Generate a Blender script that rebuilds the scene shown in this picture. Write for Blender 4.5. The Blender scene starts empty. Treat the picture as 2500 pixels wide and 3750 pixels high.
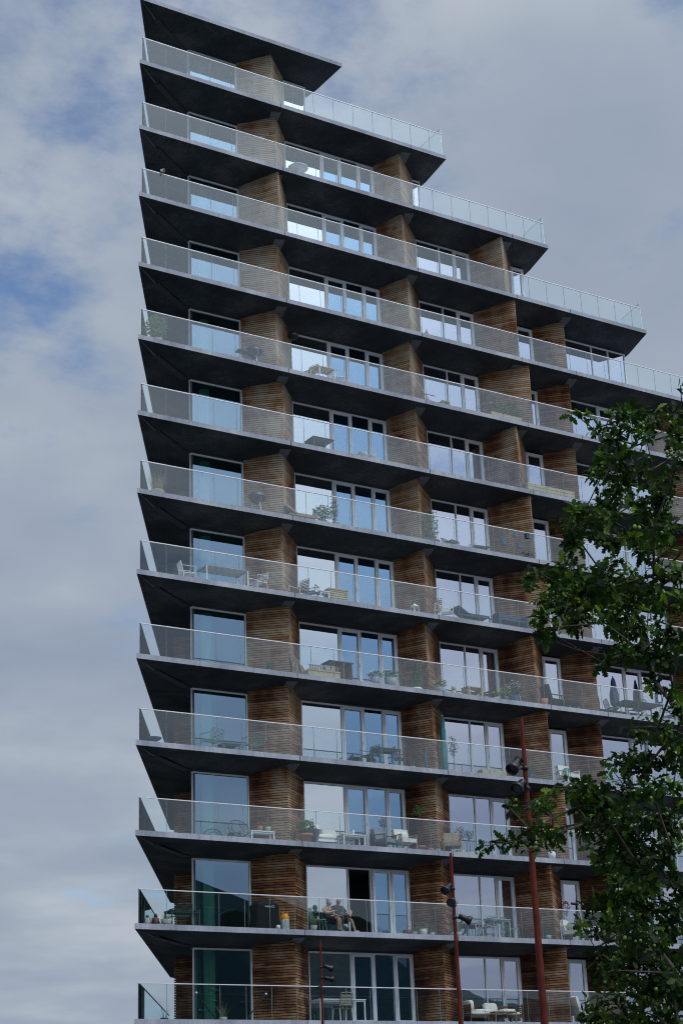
import bpy, math, random
from mathutils import Vector, Matrix
random.seed(11)
S = bpy.context.scene
COL = S.collection
PI = math.pi

# ------------------------------------------------------------------ materials
def nmat(name):
    m = bpy.data.materials.new(name); m.use_nodes = True
    nt = m.node_tree; nt.nodes.clear()
    out = nt.nodes.new('ShaderNodeOutputMaterial')
    return m, nt, out
def N(nt, t, **kw):
    n = nt.nodes.new(t)
    for k, v in kw.items():
        if k.startswith('i_'):
            key = k[2:]
            n.inputs[int(key) if key.isdigit() else key.replace('_', ' ')].default_value = v
        else: setattr(n, k, v)
    return n
def ramp(nt, fac, stops, interp='LINEAR'):
    r = N(nt, 'ShaderNodeValToRGB'); r.color_ramp.interpolation = interp
    while len(r.color_ramp.elements) < len(stops): r.color_ramp.elements.new(0.5)
    for e, (p, c) in zip(r.color_ramp.elements, stops):
        e.position = p; e.color = (*c, 1) if len(c) == 3 else c
    nt.links.new(fac, r.inputs[0]); return r
def mathn(nt, op, a, b=None, c=None, clamp=False):
    n = N(nt, 'ShaderNodeMath', operation=op, use_clamp=clamp)
    for i, v in enumerate((a, b, c)):
        if v is None: continue
        if isinstance(v, (int, float)): n.inputs[i].default_value = v
        else: nt.links.new(v, n.inputs[i])
    return n.outputs[0]
def simple(name, col, rough=.6, metal=0., var=.25, scale=6., bump=.0, spec=.5, sheen=0):
    m, nt, out = nmat(name)
    b = N(nt, 'ShaderNodeBsdfPrincipled'); b.inputs['Roughness'].default_value = rough
    b.inputs['Metallic'].default_value = metal; b.inputs['Specular IOR Level'].default_value = spec
    tc = N(nt, 'ShaderNodeTexCoord'); no = N(nt, 'ShaderNodeTexNoise', i_Scale=scale, i_Detail=4.)
    nt.links.new(tc.outputs['Object'], no.inputs['Vector'])
    lo = tuple(c*(1-var) for c in col); hi = tuple(min(1, c*(1+var)) for c in col)
    r = ramp(nt, no.outputs[0], [(.3, lo), (.7, hi)])
    nt.links.new(r.outputs[0], b.inputs['Base Color'])
    if bump:
        n2 = N(nt, 'ShaderNodeTexNoise', i_Scale=scale*8, i_Detail=3.); nt.links.new(tc.outputs['Object'], n2.inputs['Vector'])
        bp = N(nt, 'ShaderNodeBump', i_Strength=bump, i_Distance=.01); nt.links.new(n2.outputs[0], bp.inputs['Height'])
        nt.links.new(bp.outputs[0], b.inputs['Normal'])
    nt.links.new(b.outputs[0], out.inputs[0]); return m

def concrete(name, base, dark, blotch):
    m, nt, out = nmat(name)
    b = N(nt, 'ShaderNodeBsdfPrincipled', i_Roughness=.85)
    tc = N(nt, 'ShaderNodeTexCoord')
    n1 = N(nt, 'ShaderNodeTexNoise', i_Scale=.55, i_Detail=6., i_Roughness=.6)
    n2 = N(nt, 'ShaderNodeTexNoise', i_Scale=9., i_Detail=5.)
    mp = N(nt, 'ShaderNodeMapping'); mp.inputs['Scale'].default_value = (3.5, 3.5, .35)
    n3 = N(nt, 'ShaderNodeTexNoise', i_Scale=2.4, i_Detail=5., i_Roughness=.7)
    nt.links.new(tc.outputs['Object'], n1.inputs['Vector']); nt.links.new(tc.outputs['Object'], n2.inputs['Vector'])
    nt.links.new(tc.outputs['Object'], mp.inputs['Vector']); nt.links.new(mp.outputs[0], n3.inputs['Vector'])
    a = mathn(nt, 'MULTIPLY', n1.outputs[0], .62); c = mathn(nt, 'MULTIPLY', n2.outputs[0], .08); d = mathn(nt, 'MULTIPLY', n3.outputs[0], .30)
    s = mathn(nt, 'ADD', mathn(nt, 'ADD', a, c), d)
    r = ramp(nt, s, [(.38, dark), (.5, base), (.60, blotch)])
    nt.links.new(r.outputs[0], b.inputs['Base Color'])
    bp = N(nt, 'ShaderNodeBump', i_Strength=.25, i_Distance=.01); nt.links.new(n2.outputs[0], bp.inputs['Height'])
    nt.links.new(bp.outputs[0], b.inputs['Normal'])
    nt.links.new(b.outputs[0], out.inputs[0]); return m

def wood_boards(name):
    m, nt, out = nmat(name)
    b = N(nt, 'ShaderNodeBsdfPrincipled', i_Roughness=.75); b.inputs['Specular IOR Level'].default_value = .25
    tc = N(nt, 'ShaderNodeTexCoord'); sx = N(nt, 'ShaderNodeSeparateXYZ'); nt.links.new(tc.outputs['Object'], sx.inputs[0])
    geo = N(nt, 'ShaderNodeNewGeometry')
    oi = N(nt, 'ShaderNodeObjectInfo')
    wn = N(nt, 'ShaderNodeTexWhiteNoise', noise_dimensions='1D'); nt.links.new(geo.outputs['Random Per Island'], wn.inputs['W'])
    mp = N(nt, 'ShaderNodeMapping'); mp.inputs['Scale'].default_value = (1.5, 1.5, 3.)
    off = N(nt, 'ShaderNodeVectorMath', operation='SCALE'); off.inputs[0].default_value = (37., 17., 53.); nt.links.new(geo.outputs['Random Per Island'], off.inputs['Scale'])
    ad = N(nt, 'ShaderNodeVectorMath', operation='ADD'); nt.links.new(tc.outputs['Object'], ad.inputs[0]); nt.links.new(off.outputs[0], ad.inputs[1])
    nt.links.new(ad.outputs[0], mp.inputs['Vector'])
    grain = N(nt, 'ShaderNodeTexNoise', i_Scale=2.2, i_Detail=6., i_Roughness=.65); nt.links.new(mp.outputs[0], grain.inputs['Vector'])
    mp2 = N(nt, 'ShaderNodeMapping'); mp2.inputs['Scale'].default_value = (.9, .9, .5)
    nt.links.new(tc.outputs['Object'], mp2.inputs['Vector'])
    big = N(nt, 'ShaderNodeTexNoise', i_Scale=1.1, i_Detail=5., i_Roughness=.6); nt.links.new(mp2.outputs[0], big.inputs['Vector'])
    # weathering: greyer towards the exposed outer edge of the balcony and higher up, redder in the sheltered bays
    ex = mathn(nt, 'MULTIPLY', mathn(nt, 'SUBTRACT', 1.25, mathn(nt, 'MINIMUM', sx.outputs[1], 1.3)), .13)
    hi = mathn(nt, 'MULTIPLY', mathn(nt, 'SUBTRACT', sx.outputs[2], 22.), .007)
    bay = mathn(nt, 'MULTIPLY', mathn(nt, 'SUBTRACT', 11., sx.outputs[0]), .008)
    s = mathn(nt, 'ADD', mathn(nt, 'MULTIPLY', wn.outputs[0], .17), mathn(nt, 'MULTIPLY', big.outputs[0], .95))
    s = mathn(nt, 'ADD', s, mathn(nt, 'MULTIPLY', grain.outputs[0], .30))
    s = mathn(nt, 'ADD', mathn(nt, 'ADD', s, ex), mathn(nt, 'ADD', hi, bay))
    s = mathn(nt, 'SUBTRACT', s, .185)
    r = ramp(nt, s, [(.24, (.026, .011, .006)), (.40, (.130, .050, .021)), (.53, (.26, .130, .060)), (.66, (.37, .25, .15)), (.84, (.45, .38, .28))])
    nt.links.new(r.outputs[0], b.inputs['Base Color'])
    bp = N(nt, 'ShaderNodeBump', i_Strength=.3, i_Distance=.006); nt.links.new(grain.outputs[0], bp.inputs['Height'])
    nt.links.new(bp.outputs[0], b.inputs['Normal'])
    nt.links.new(b.outputs[0], out.inputs[0]); return m

def glass(name, trans, gloss, ior, extra=0., rough=0.0, streak=0.):
    """coated architectural glass: Fresnel mix of a tinted see-through part and a mirror part"""
    m, nt, out = nmat(name)
    tr = N(nt, 'ShaderNodeBsdfTransparent'); tr.inputs[0].default_value = (*trans, 1)
    gl = N(nt, 'ShaderNodeBsdfGlossy'); gl.inputs['Color'].default_value = (*gloss, 1); gl.inputs['Roughness'].default_value = rough
    geo = N(nt, 'ShaderNodeNewGeometry'); dp = N(nt, 'ShaderNodeVectorMath', operation='DOT_PRODUCT')
    nt.links.new(geo.outputs['Incoming'], dp.inputs[0]); nt.links.new(geo.outputs['Normal'], dp.inputs[1])
    c1 = mathn(nt, 'SUBTRACT', 1., mathn(nt, 'ABSOLUTE', dp.outputs['Value']), clamp=True)
    f0 = ((ior-1)/(ior+1))**2
    if name.startswith('window') and 'corner' not in name:
        tc = N(nt, 'ShaderNodeTexCoord'); wv = N(nt, 'ShaderNodeTexNoise', i_Scale=.9, i_Detail=2.); nt.links.new(tc.outputs['Object'], wv.inputs['Vector'])
        bp = N(nt, 'ShaderNodeBump', i_Strength=.2, i_Distance=.005); nt.links.new(wv.outputs[0], bp.inputs['Height']); nt.links.new(bp.outputs[0], gl.inputs['Normal'])
    f = mathn(nt, 'ADD', mathn(nt, 'MULTIPLY', mathn(nt, 'POWER', c1, 5.), 1-f0), f0+extra, clamp=True)
    # both faces of the thin pane mirror: carry the pair on the face towards the viewer
    f = mathn(nt, 'MULTIPLY', mathn(nt, 'MULTIPLY', f, 1.85), mathn(nt, 'SUBTRACT', 1., geo.outputs['Backfacing']), clamp=True)
    if streak:
        tc = N(nt, 'ShaderNodeTexCoord'); mp = N(nt, 'ShaderNodeMapping'); mp.inputs['Scale'].default_value = (2., 2., .6)
        no = N(nt, 'ShaderNodeTexNoise', i_Scale=1.3, i_Detail=7., i_Roughness=.65)
        nt.links.new(tc.outputs['Object'], mp.inputs['Vector']); nt.links.new(mp.outputs[0], no.inputs['Vector'])
        di = N(nt, 'ShaderNodeBsdfDiffuse'); di.inputs[0].default_value = (.62, .66, .68, 1)
        mx2 = N(nt, 'ShaderNodeMixShader')
        k = mathn(nt, 'MULTIPLY', no.outputs[0], streak)
        nt.links.new(k, mx2.inputs[0]); nt.links.new(tr.outputs[0], mx2.inputs[1]); nt.links.new(di.outputs[0], mx2.inputs[2])
        trs = mx2.outputs[0]
    else: trs = tr.outputs[0]
    mx = N(nt, 'ShaderNodeMixShader'); nt.links.new(f, mx.inputs[0]); nt.links.new(trs, mx.inputs[1]); nt.links.new(gl.outputs[0], mx.inputs[2])
    nt.links.new(mx.outputs[0], out.inputs[0]); return m

def leafmat(name, stops, trans=.25, rough=.45, spec=.5):
    m, nt, out = nmat(name)
    geo = N(nt, 'ShaderNodeNewGeometry')
    tc = N(nt, 'ShaderNodeTexCoord'); no = N(nt, 'ShaderNodeTexNoise', i_Scale=1.3, i_Detail=2.); nt.links.new(tc.outputs['Object'], no.inputs['Vector'])
    fac = mathn(nt, 'ADD', mathn(nt, 'MULTIPLY', geo.outputs['Random Per Island'], .62), mathn(nt, 'MULTIPLY', mathn(nt, 'SUBTRACT', no.outputs[0], .34), 1.15), clamp=True)
    r = ramp(nt, fac, stops)
    b = N(nt, 'ShaderNodeBsdfPrincipled', i_Roughness=rough); b.inputs['Specular IOR Level'].default_value = spec
    nt.links.new(r.outputs[0], b.inputs['Base Color'])
    t = N(nt, 'ShaderNodeBsdfTranslucent'); nt.links.new(r.outputs[0], t.inputs[0])
    mx = N(nt, 'ShaderNodeMixShader', i_0=trans); nt.links.new(b.outputs[0], mx.inputs[1]); nt.links.new(t.outputs[0], mx.inputs[2])
    nt.links.new(mx.outputs[0], out.inputs[0]); return m

M = {}
M['edge'] = concrete('concrete_edge', (.30, .32, .365), (.19, .205, .245), (.41, .425, .455))
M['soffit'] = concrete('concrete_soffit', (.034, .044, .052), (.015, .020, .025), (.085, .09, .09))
M['seal'] = simple('dark_seal', (.02, .02, .02), .8)
M['plate'] = simple('soffit_plate', (.15, .17, .185), .6, 0, .15)
M['wood'] = wood_boards('weathered_boards')
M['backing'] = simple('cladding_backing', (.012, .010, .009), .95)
M['frame'] = simple('aluminium_frame', (.74, .74, .75), .45, .0, .06, 2.)
M['header'] = simple('dark_header', (.05, .055, .06), .6)
M['rail'] = simple('steel_rail', (.72, .69, .69), .38, .25, .08)
M['railglass'] = glass('rail_glass', (.94, .97, .965), (.90, .97, 1.), 1.52, .0, 0., 0.)
M['joint'] = simple('glass_joint', (.16, .20, .19), .4)
M['sideglass'] = glass('side_glass', (.66, .83, .85), (.8, .95, 1.), 1.5, .0, 0., 0.)
M['win_corner'] = glass('window_corner_glass', (.52, .76, .68), (.50, .72, .95), 1.9, .05)
M['win_fixed'] = glass('window_fixed_glass', (.40, .52, .50), (.90, .95, 1.), 2.0, .16)
M['win_door'] = glass('window_door_glass', (.45, .60, .60), (.40, .64, .93), 2.0, .10)
M['win_lav'] = glass('window_lilac_glass', (.45, .58, .52), (.84, .86, 1.), 2.0, .13)
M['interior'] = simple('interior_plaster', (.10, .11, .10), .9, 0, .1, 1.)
M['column'] = simple('interior_column', (.72, .74, .68), .8, 0, .06)
M['asphalt'] = simple('asphalt', (.036, .036, .037), .95, 0, .3, 3., .3)
M['rust'] = simple('rust_red_steel', (.095, .014, .007), .7, .0, .45, 3., .3, .2)
M['black'] = simple('black_metal', (.012, .012, .014), .38, .2, .2)
M['lens'] = simple('lamp_lens', (.10, .11, .12), .12, .6, .1)
M['blackcloth'] = simple('black_cover', (.008, .009, .011), .7, 0, .3, 4., .5, .15)
M['white'] = simple('white_paint', (.72, .73, .74), .45, 0, .06)
M['cream'] = simple('cream_fabric', (.66, .64, .60), .9, 0, .08, 10., .3)
M['greyfab'] = simple('grey_fabric', (.20, .22, .25), .9, 0, .15, 10., .3)
M['darkgreen'] = simple('dark_green_metal', (.03, .075, .06), .45, .1)
M['palegreen'] = simple('pale_green_metal', (.14, .26, .21), .5, .1)
M['darkred'] = simple('dark_red_metal', (.13, .035, .03), .5, .1)
M['darkgrey'] = simple('dark_grey_metal', (.045, .05, .055), .45, .2)
M['navy'] = simple('blue_fabric', (.035, .07, .13), .85)
M['teal'] = simple('teal_canvas', (.02, .17, .175), .8, 0, .25, 7., .4)
M['teak'] = simple('teak', (.30, .17, .085), .6, 0, .3, 12., .3)
M['pine'] = simple('pale_pine', (.42, .33, .215), .7, 0, .2, 12., .3)
M['greywood'] = simple('driftwood', (.24, .18, .13), .9, 0, .4, 9., .6)
M['browncush'] = simple('red_brown_wood', (.10, .035, .02), .6, 0, .3)
M['terra'] = simple('terracotta', (.42, .17, .10), .85, 0, .15, 8., .2)
M['stonepot'] = simple('stone_pot', (.38, .37, .35), .9, 0, .15, 14., .4)
M['greypot'] = simple('grey_pot', (.28, .31, .33), .7, 0, .1)
M['wicker'] = simple('wicker', (.30, .23, .15), .8, 0, .35, 30., .6)
M['orange'] = simple('orange_plastic', (.75, .28, .02), .45, 0, .06)
M['bottle'] = simple('pale_bottle', (.55, .60, .57), .4, 0, .05)
M['chev'] = simple('dark_chevron', (.05, .13, .12), .5)
M['blue'] = simple('blue_canvas', (.02, .07, .33), .8)
M['skin'] = simple('skin_tone', (.38, .22, .155), .55, 0, .08, 12.)
M['hairgrey'] = simple('grey_hair', (.20, .20, .22), .85, 0, .3, 30., .5)
M['shirt'] = simple('black_shirt', (.016, .020, .024), .9, 0, .3, 12., .4)
M['dress'] = simple('black_dress', (.010, .012, .018), .9, 0, .3, 12., .4)
M['sock'] = simple('white_sock', (.66, .66, .68), .8)
M['eye'] = simple('eye_white', (.7, .7, .7), .3)
M['dark'] = simple('dark_detail', (.01, .01, .01), .4)
M['olive'] = simple('olive_slats', (.22, .23, .16), .7)
M['lip'] = simple('lips', (.30, .10, .09), .5)
M['letter'] = simple('white_lettering', (.75, .75, .75), .6)
M['bark'] = simple('oak_bark', (.075, .055, .045), .9, 0, .4, 14., .8)
M['oak'] = leafmat('oak_leaf', [(0, (.007, .020, .004)), (.45, (.015, .040, .005)), (.74, (.042, .100, .009)), (1, (.20, .33, .018))], .36, .5, .15)
M['acorn'] = simple('acorn_green', (.16, .24, .05), .5)
M['leafa'] = leafmat('shrub_leaf', [(0, (.03, .09, .02)), (.6, (.06, .16, .04)), (1, (.12, .26, .07))])
M['leafy'] = leafmat('yellow_green_leaf', [(0, (.10, .17, .03)), (1, (.26, .36, .09))], .4)
M['leafo'] = leafmat('olive_leaf', [(0, (.07, .10, .07)), (1, (.17, .21, .15))])
M['grassy'] = leafmat('dry_grass', [(0, (.20, .19, .09)), (1, (.42, .38, .20))])
M['grassg'] = leafmat('green_grass', [(0, (.10, .15, .07)), (1, (.24, .30, .16))])
M['petw'] = simple('white_petals', (.75, .72, .72), .7)
M['petr'] = simple('red_petals', (.42, .03, .06), .7)
M['pety'] = simple('yellow_petals', (.65, .48, .05), .7)
M['roofn'] = simple('slate_roof', (.045, .085, .080), .7, 0, .2, 2.)
M['walln'] = simple('neighbour_brick', (.10, .085, .08), .85, 0, .3, 4.)

# ------------------------------------------------------------------ mesh builder
class MB:
    def __init__(s): s.v = []; s.f = []; s.m = []; s.sm = []
    def add(s, vs, fs, mi=0, smooth=False):
        o = len(s.v); s.v += [tuple(v) for v in vs]
        for f in fs: s.f.append(tuple(i+o for i in f)); s.m.append(mi); s.sm.append(smooth)
        return s
    def box(s, c, d, rz=0., mi=0, rx=0., ry=0.):
        hx, hy, hz = d[0]/2, d[1]/2, d[2]/2
        R = Matrix.Rotation(rz, 3, 'Z') @ Matrix.Rotation(ry, 3, 'Y') @ Matrix.Rotation(rx, 3, 'X'); c = Vector(c)
        vs = [c + R @ Vector((x, y, z)) for x in (-hx, hx) for y in (-hy, hy) for z in (-hz, hz)]
        return s.add(vs, [(0, 1, 3, 2), (4, 6, 7, 5), (0, 4, 5, 1), (2, 3, 7, 6), (0, 2, 6, 4), (1, 5, 7, 3)], mi)
    def bar(s, a, b, w, h=None, mi=0):
        a = Vector(a); b = Vector(b); h = h or w; d = (b-a).normalized()
        up = Vector((0, 0, 1)) if abs(d.z) < .95 else Vector((0, 1, 0))
        r = d.cross(up).normalized(); u = r.cross(d)
        vs = [p + r*(x*w/2) + u*(y*h/2) for p in (a, b) for x, y in ((-1, -1), (1, -1), (1, 1), (-1, 1))]
        return s.add(vs, [(3, 2, 1, 0), (4, 5, 6, 7), (0, 1, 5, 4), (1, 2, 6, 5), (2, 3, 7, 6), (3, 0, 4, 7)], mi)
    def tube(s, pts, rad, n=8, mi=0, cap=True):
        pts = [Vector(p) for p in pts]; rr = rad if isinstance(rad, (list, tuple)) else [rad]*len(pts)
        vs = []; r0 = None
        for i, p in enumerate(pts):
            d = (pts[min(i+1, len(pts)-1)] - pts[max(i-1, 0)]).normalized()
            if r0 is None:
                up = Vector((0, 0, 1)) if abs(d.z) < .9 else Vector((1, 0, 0)); r0 = d.cross(up).normalized()
            r0 = (r0 - d*r0.dot(d)).normalized(); u = d.cross(r0)
            for k in range(n):
                a = 2*PI*k/n; vs.append(p + (r0*math.cos(a) + u*math.sin(a))*rr[i])
        fs = [(i*n+k, i*n+(k+1) % n, (i+1)*n+(k+1) % n, (i+1)*n+k) for i in range(len(pts)-1) for k in range(n)]
        s.add(vs, fs, mi, True)
        if cap: s.add(vs, [tuple(range(n-1, -1, -1)), tuple(range((len(pts)-1)*n, len(pts)*n))], mi)
        return s
    def lathe(s, prof, c=(0, 0, 0), n=16, mi=0, sx=1., sy=1.):
        c = Vector(c); vs = [c + Vector((r*math.cos(2*PI*k/n)*sx, r*math.sin(2*PI*k/n)*sy, z)) for r, z in prof for k in range(n)]
        fs = [(i*n+k, i*n+(k+1) % n, (i+1)*n+(k+1) % n, (i+1)*n+k) for i in range(len(prof)-1) for k in range(n)]
        return s.add(vs, fs, mi, True)
    def ball(s, c, r, n=10, mi=0, sz=1., sx=1., sy=1.):
        p = [(r*math.sin(PI*i/6)+1e-4, -r*sz*math.cos(PI*i/6)) for i in range(7)]
        return s.lathe(p, c, n, mi, sx, sy)
    def prism(s, poly, z0, z1, mi=0):
        n = len(poly); vs = [(x, y, z0) for x, y in poly] + [(x, y, z1) for x, y in poly]
        fs = [tuple(range(n-1, -1, -1)), tuple(range(n, 2*n))] + [(i, (i+1) % n, (i+1) % n+n, i+n) for i in range(n)]
        return s.add(vs, fs, mi)
    def build(s, name, mats, parent=None, loc=None):
        me = bpy.data.meshes.new(name); me.from_pydata(s.v, [], s.f)
        if not isinstance(mats, (list, tuple)): mats = [mats]
        for m in mats: me.materials.append(M[m])
        me.polygons.foreach_set('material_index', s.m); me.polygons.foreach_set('use_smooth', s.sm)
        me.update()
        o = bpy.data.objects.new(name, me); COL.objects.link(o)
        if parent: o.parent = parent
        if loc: o.location = loc
        return o
def tag(o, label=None, cat=None, group=None, kind=None):
    if label: o['label'] = label
    if cat: o['category'] = cat
    if group: o['group'] = group
    if kind: o['kind'] = kind
    return o
def thing(name, label, cat, loc=(0, 0, 0), rz=0., group=None, sc=1.):
    o = bpy.data.objects.new(name, None); COL.objects.link(o); o.location = loc; o.rotation_euler = (0, 0, rz)
    o.scale = (sc,)*3 if not isinstance(sc, tuple) else sc; o.empty_display_size = .2
    return tag(o, label, cat, group)
def copy_tree(o, parent=None):
    c = o.copy(); COL.objects.link(c)
    if parent: c.parent = parent
    for ch in list(o.children): copy_tree(ch, c)
    return c

# ------------------------------------------------------------------ camera
CAM = Vector((-23.8788, -51.0940, 1.3454))
cam = bpy.data.cameras.new('camera'); co = bpy.data.objects.new('camera', cam); COL.objects.link(co)
Rv = Vector((0.85175, -0.522637, -0.037045)); Uv = Vector((-0.155566, -0.319775, 0.934636)); Fv = Vector((0.500321, 0.790313, 0.353672))
mt = Matrix((Rv, Uv, -Fv)).transposed().to_4x4(); mt.translation = CAM
co.matrix_world = mt
cam.sensor_fit = 'HORIZONTAL'; cam.sensor_width = 36.; cam.lens = 90.178; cam.clip_end = 3000.; cam.clip_start = .1
S.camera = co

# ------------------------------------------------------------------ world: Nishita sky behind procedural clouds
SUN_EL, SUN_AZ = math.radians(58), math.radians(157)       # azimuth clockwise from +Y: high behind the camera, to its right
sd = Vector((math.sin(SUN_AZ)*math.cos(SUN_EL), math.cos(SUN_AZ)*math.cos(SUN_EL), math.sin(SUN_EL)))
w = bpy.data.worlds.new('World'); S.world = w; w.use_nodes = True; nt = w.node_tree; nt.nodes.clear()
out = N(nt, 'ShaderNodeOutputWorld'); bg = N(nt, 'ShaderNodeBackground', i_Strength=.1)
sky = N(nt, 'ShaderNodeTexSky', sky_type='NISHITA', sun_disc=False, sun_elevation=SUN_EL, sun_rotation=SUN_AZ)
tc = N(nt, 'ShaderNodeTexCoord'); sx = N(nt, 'ShaderNodeSeparateXYZ'); nt.links.new(tc.outputs['Generated'], sx.inputs[0])
den = mathn(nt, 'ADD', mathn(nt, 'MAXIMUM', sx.outputs[2], 0.), .16)
cx = N(nt, 'ShaderNodeCombineXYZ'); nt.links.new(mathn(nt, 'DIVIDE', sx.outputs[0], den), cx.inputs[0]); nt.links.new(mathn(nt, 'DIVIDE', sx.outputs[1], den), cx.inputs[1])
def noise(scale, det, rough, loc):
    mp = N(nt, 'ShaderNodeMapping'); mp.inputs['Location'].default_value = loc; nt.links.new(cx.outputs[0], mp.inputs[0])
    n = N(nt, 'ShaderNodeTexNoise', i_Scale=scale, i_Detail=det, i_Roughness=rough); nt.links.new(mp.outputs[0], n.inputs['Vector']); return n.outputs[0]
SKYLOC = (.62, .19, 0.)
na = noise(1.15, 3., .5, SKYLOC); nb = noise(5.5, 9., .62, (1.3, 2.2, 4.)); nc = noise(2.6, 7., .5, (9., 4., 1.))
cov = mathn(nt, 'ADD', mathn(nt, 'MULTIPLY', na, .56), mathn(nt, 'MULTIPLY', nb, .44))
hz_ = mathn(nt, 'MULTIPLY', mathn(nt, 'SUBTRACT', .30, sx.outputs[2], clamp=True), .55)
cov = mathn(nt, 'ADD', cov, hz_)
covr = ramp(nt, cov, [(.34, (0, 0, 0)), (.49, (1, 1, 1))], 'EASE')
shade = ramp(nt, nc, [(.3, (2.85, 3.45, 4.5)), (.5, (3.45, 4.05, 4.95)), (.68, (4.5, 5.0, 5.7))])
dt = N(nt, 'ShaderNodeVectorMath', operation='DOT_PRODUCT'); nrm = N(nt, 'ShaderNodeVectorMath', operation='NORMALIZE')
nt.links.new(tc.outputs['Generated'], nrm.inputs[0]); nt.links.new(nrm.outputs[0], dt.inputs[0]); dt.inputs[1].default_value = sd
glow = mathn(nt, 'MULTIPLY', mathn(nt, 'POWER', mathn(nt, 'MAXIMUM', dt.outputs['Value'], 0.), 5.), 5.5)
sc_ = N(nt, 'ShaderNodeVectorMath', operation='SCALE'); nt.links.new(shade.outputs[0], sc_.inputs[0]); nt.links.new(mathn(nt, 'ADD', glow, 1.), sc_.inputs['Scale'])
skb = N(nt, 'ShaderNodeVectorMath', operation='MULTIPLY'); nt.links.new(sky.outputs[0], skb.inputs[0]); skb.inputs[1].default_value = (1.0, 1.18, 1.36)
mx = N(nt, 'ShaderNodeMix', data_type='RGBA'); nt.links.new(covr.outputs[0], mx.inputs[0]); nt.links.new(skb.outputs[0], mx.inputs[6]); nt.links.new(sc_.outputs[0], mx.inputs[7])
nt.links.new(mx.outputs[2], bg.inputs[0]); nt.links.new(bg.outputs[0], out.inputs[0])
sl = bpy.data.lights.new('sun', 'SUN'); sl.energy = 1.4; sl.angle = math.radians(16); sl.color = (1., .95, .88)
so = bpy.data.objects.new('sun', sl); COL.objects.link(so); so.rotation_euler = sd.to_track_quat('Z', 'Y').to_euler(); so.location = (0, -30, 60)
S.view_settings.view_transform = 'Standard'; S.view_settings.look = 'None'; S.view_settings.exposure = 0.; S.view_settings.gamma = 1.
S.view_settings.use_curve_mapping = False
S.cycles.max_bounces = 10; S.cycles.transparent_max_bounces = 32; S.cycles.glossy_bounces = 6; S.cycles.diffuse_bounces = 3
S.cycles.sample_clamp_indirect = 4.; S.cycles.pixel_filter_type = 'BLACKMAN_HARRIS'; S.cycles.filter_width = 1.1; S.cycles.use_denoising = True; S.cycles.sampling_pattern = 'TABULATED_SOBOL'

# ------------------------------------------------------------------ ground
g = MB(); g.add([(-400, -400, 0), (400, -400, 0), (400, 400, 0), (-400, 400, 0)], [(0, 1, 2, 3)]); tag(g.build('ground', 'asphalt'), 'dark paved ground below the building', None, None, 'structure')

# ------------------------------------------------------------------ the apartment building
Z = [44.70, 41.70, 38.716, 35.757, 32.764, 29.752, 26.725, 23.715, 20.70, 17.673, 14.672, 11.662, 8.663, 5.70, 2.72]
TIP = [9.37, 14.52, 19.80, 25.08, 30.35, 35.6] + [36.6]*9
SKEW = [-.16, .02, .12, .2, .2, .2] + [.2]*9
J = [6.33, 12.687, 17.82, 20.71, 27.0, 33.3]
E1X = [6.25, 6.38, 6.18, 6.29, 6.15, 6.38, 6.27, 6.15, 6.38, 6.27, 6.15, 6.37, 6.27, 6.3]
E2X = [12.4, 12.40, 12.37, 12.48, 12.37, 12.48, 12.41, 12.48, 12.37, 12.46, 12.40, 12.46, 12.34, 12.4]
E3X = [17.25, 17.69, 17.25, 17.69, 18.16, 17.22, 17.68, 18.17, 17.21, 17.62, 18.15, 17.18, 17.61, 18.1]
WEND = [8.5, 14.2, 19.6, 25.12, 30.2, 35.2] + [36.0]*9
D = 1.64; T0, T1 = .18, .42
LD = Vector((.5052, .863, 0))                                # direction of the left edge, going back
CORN = (2.86, D)                                             # front left corner of the glass line
def lpt(t, off=0.):                                          # point along the left edge, 'off' metres inside it
    return (LD.x*t + .863*off, LD.y*t - .5052*off)
bld = thing('apartment_building', 'tall wood-clad apartment tower with pointed stepped concrete balconies and glass railings', 'building')

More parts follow.
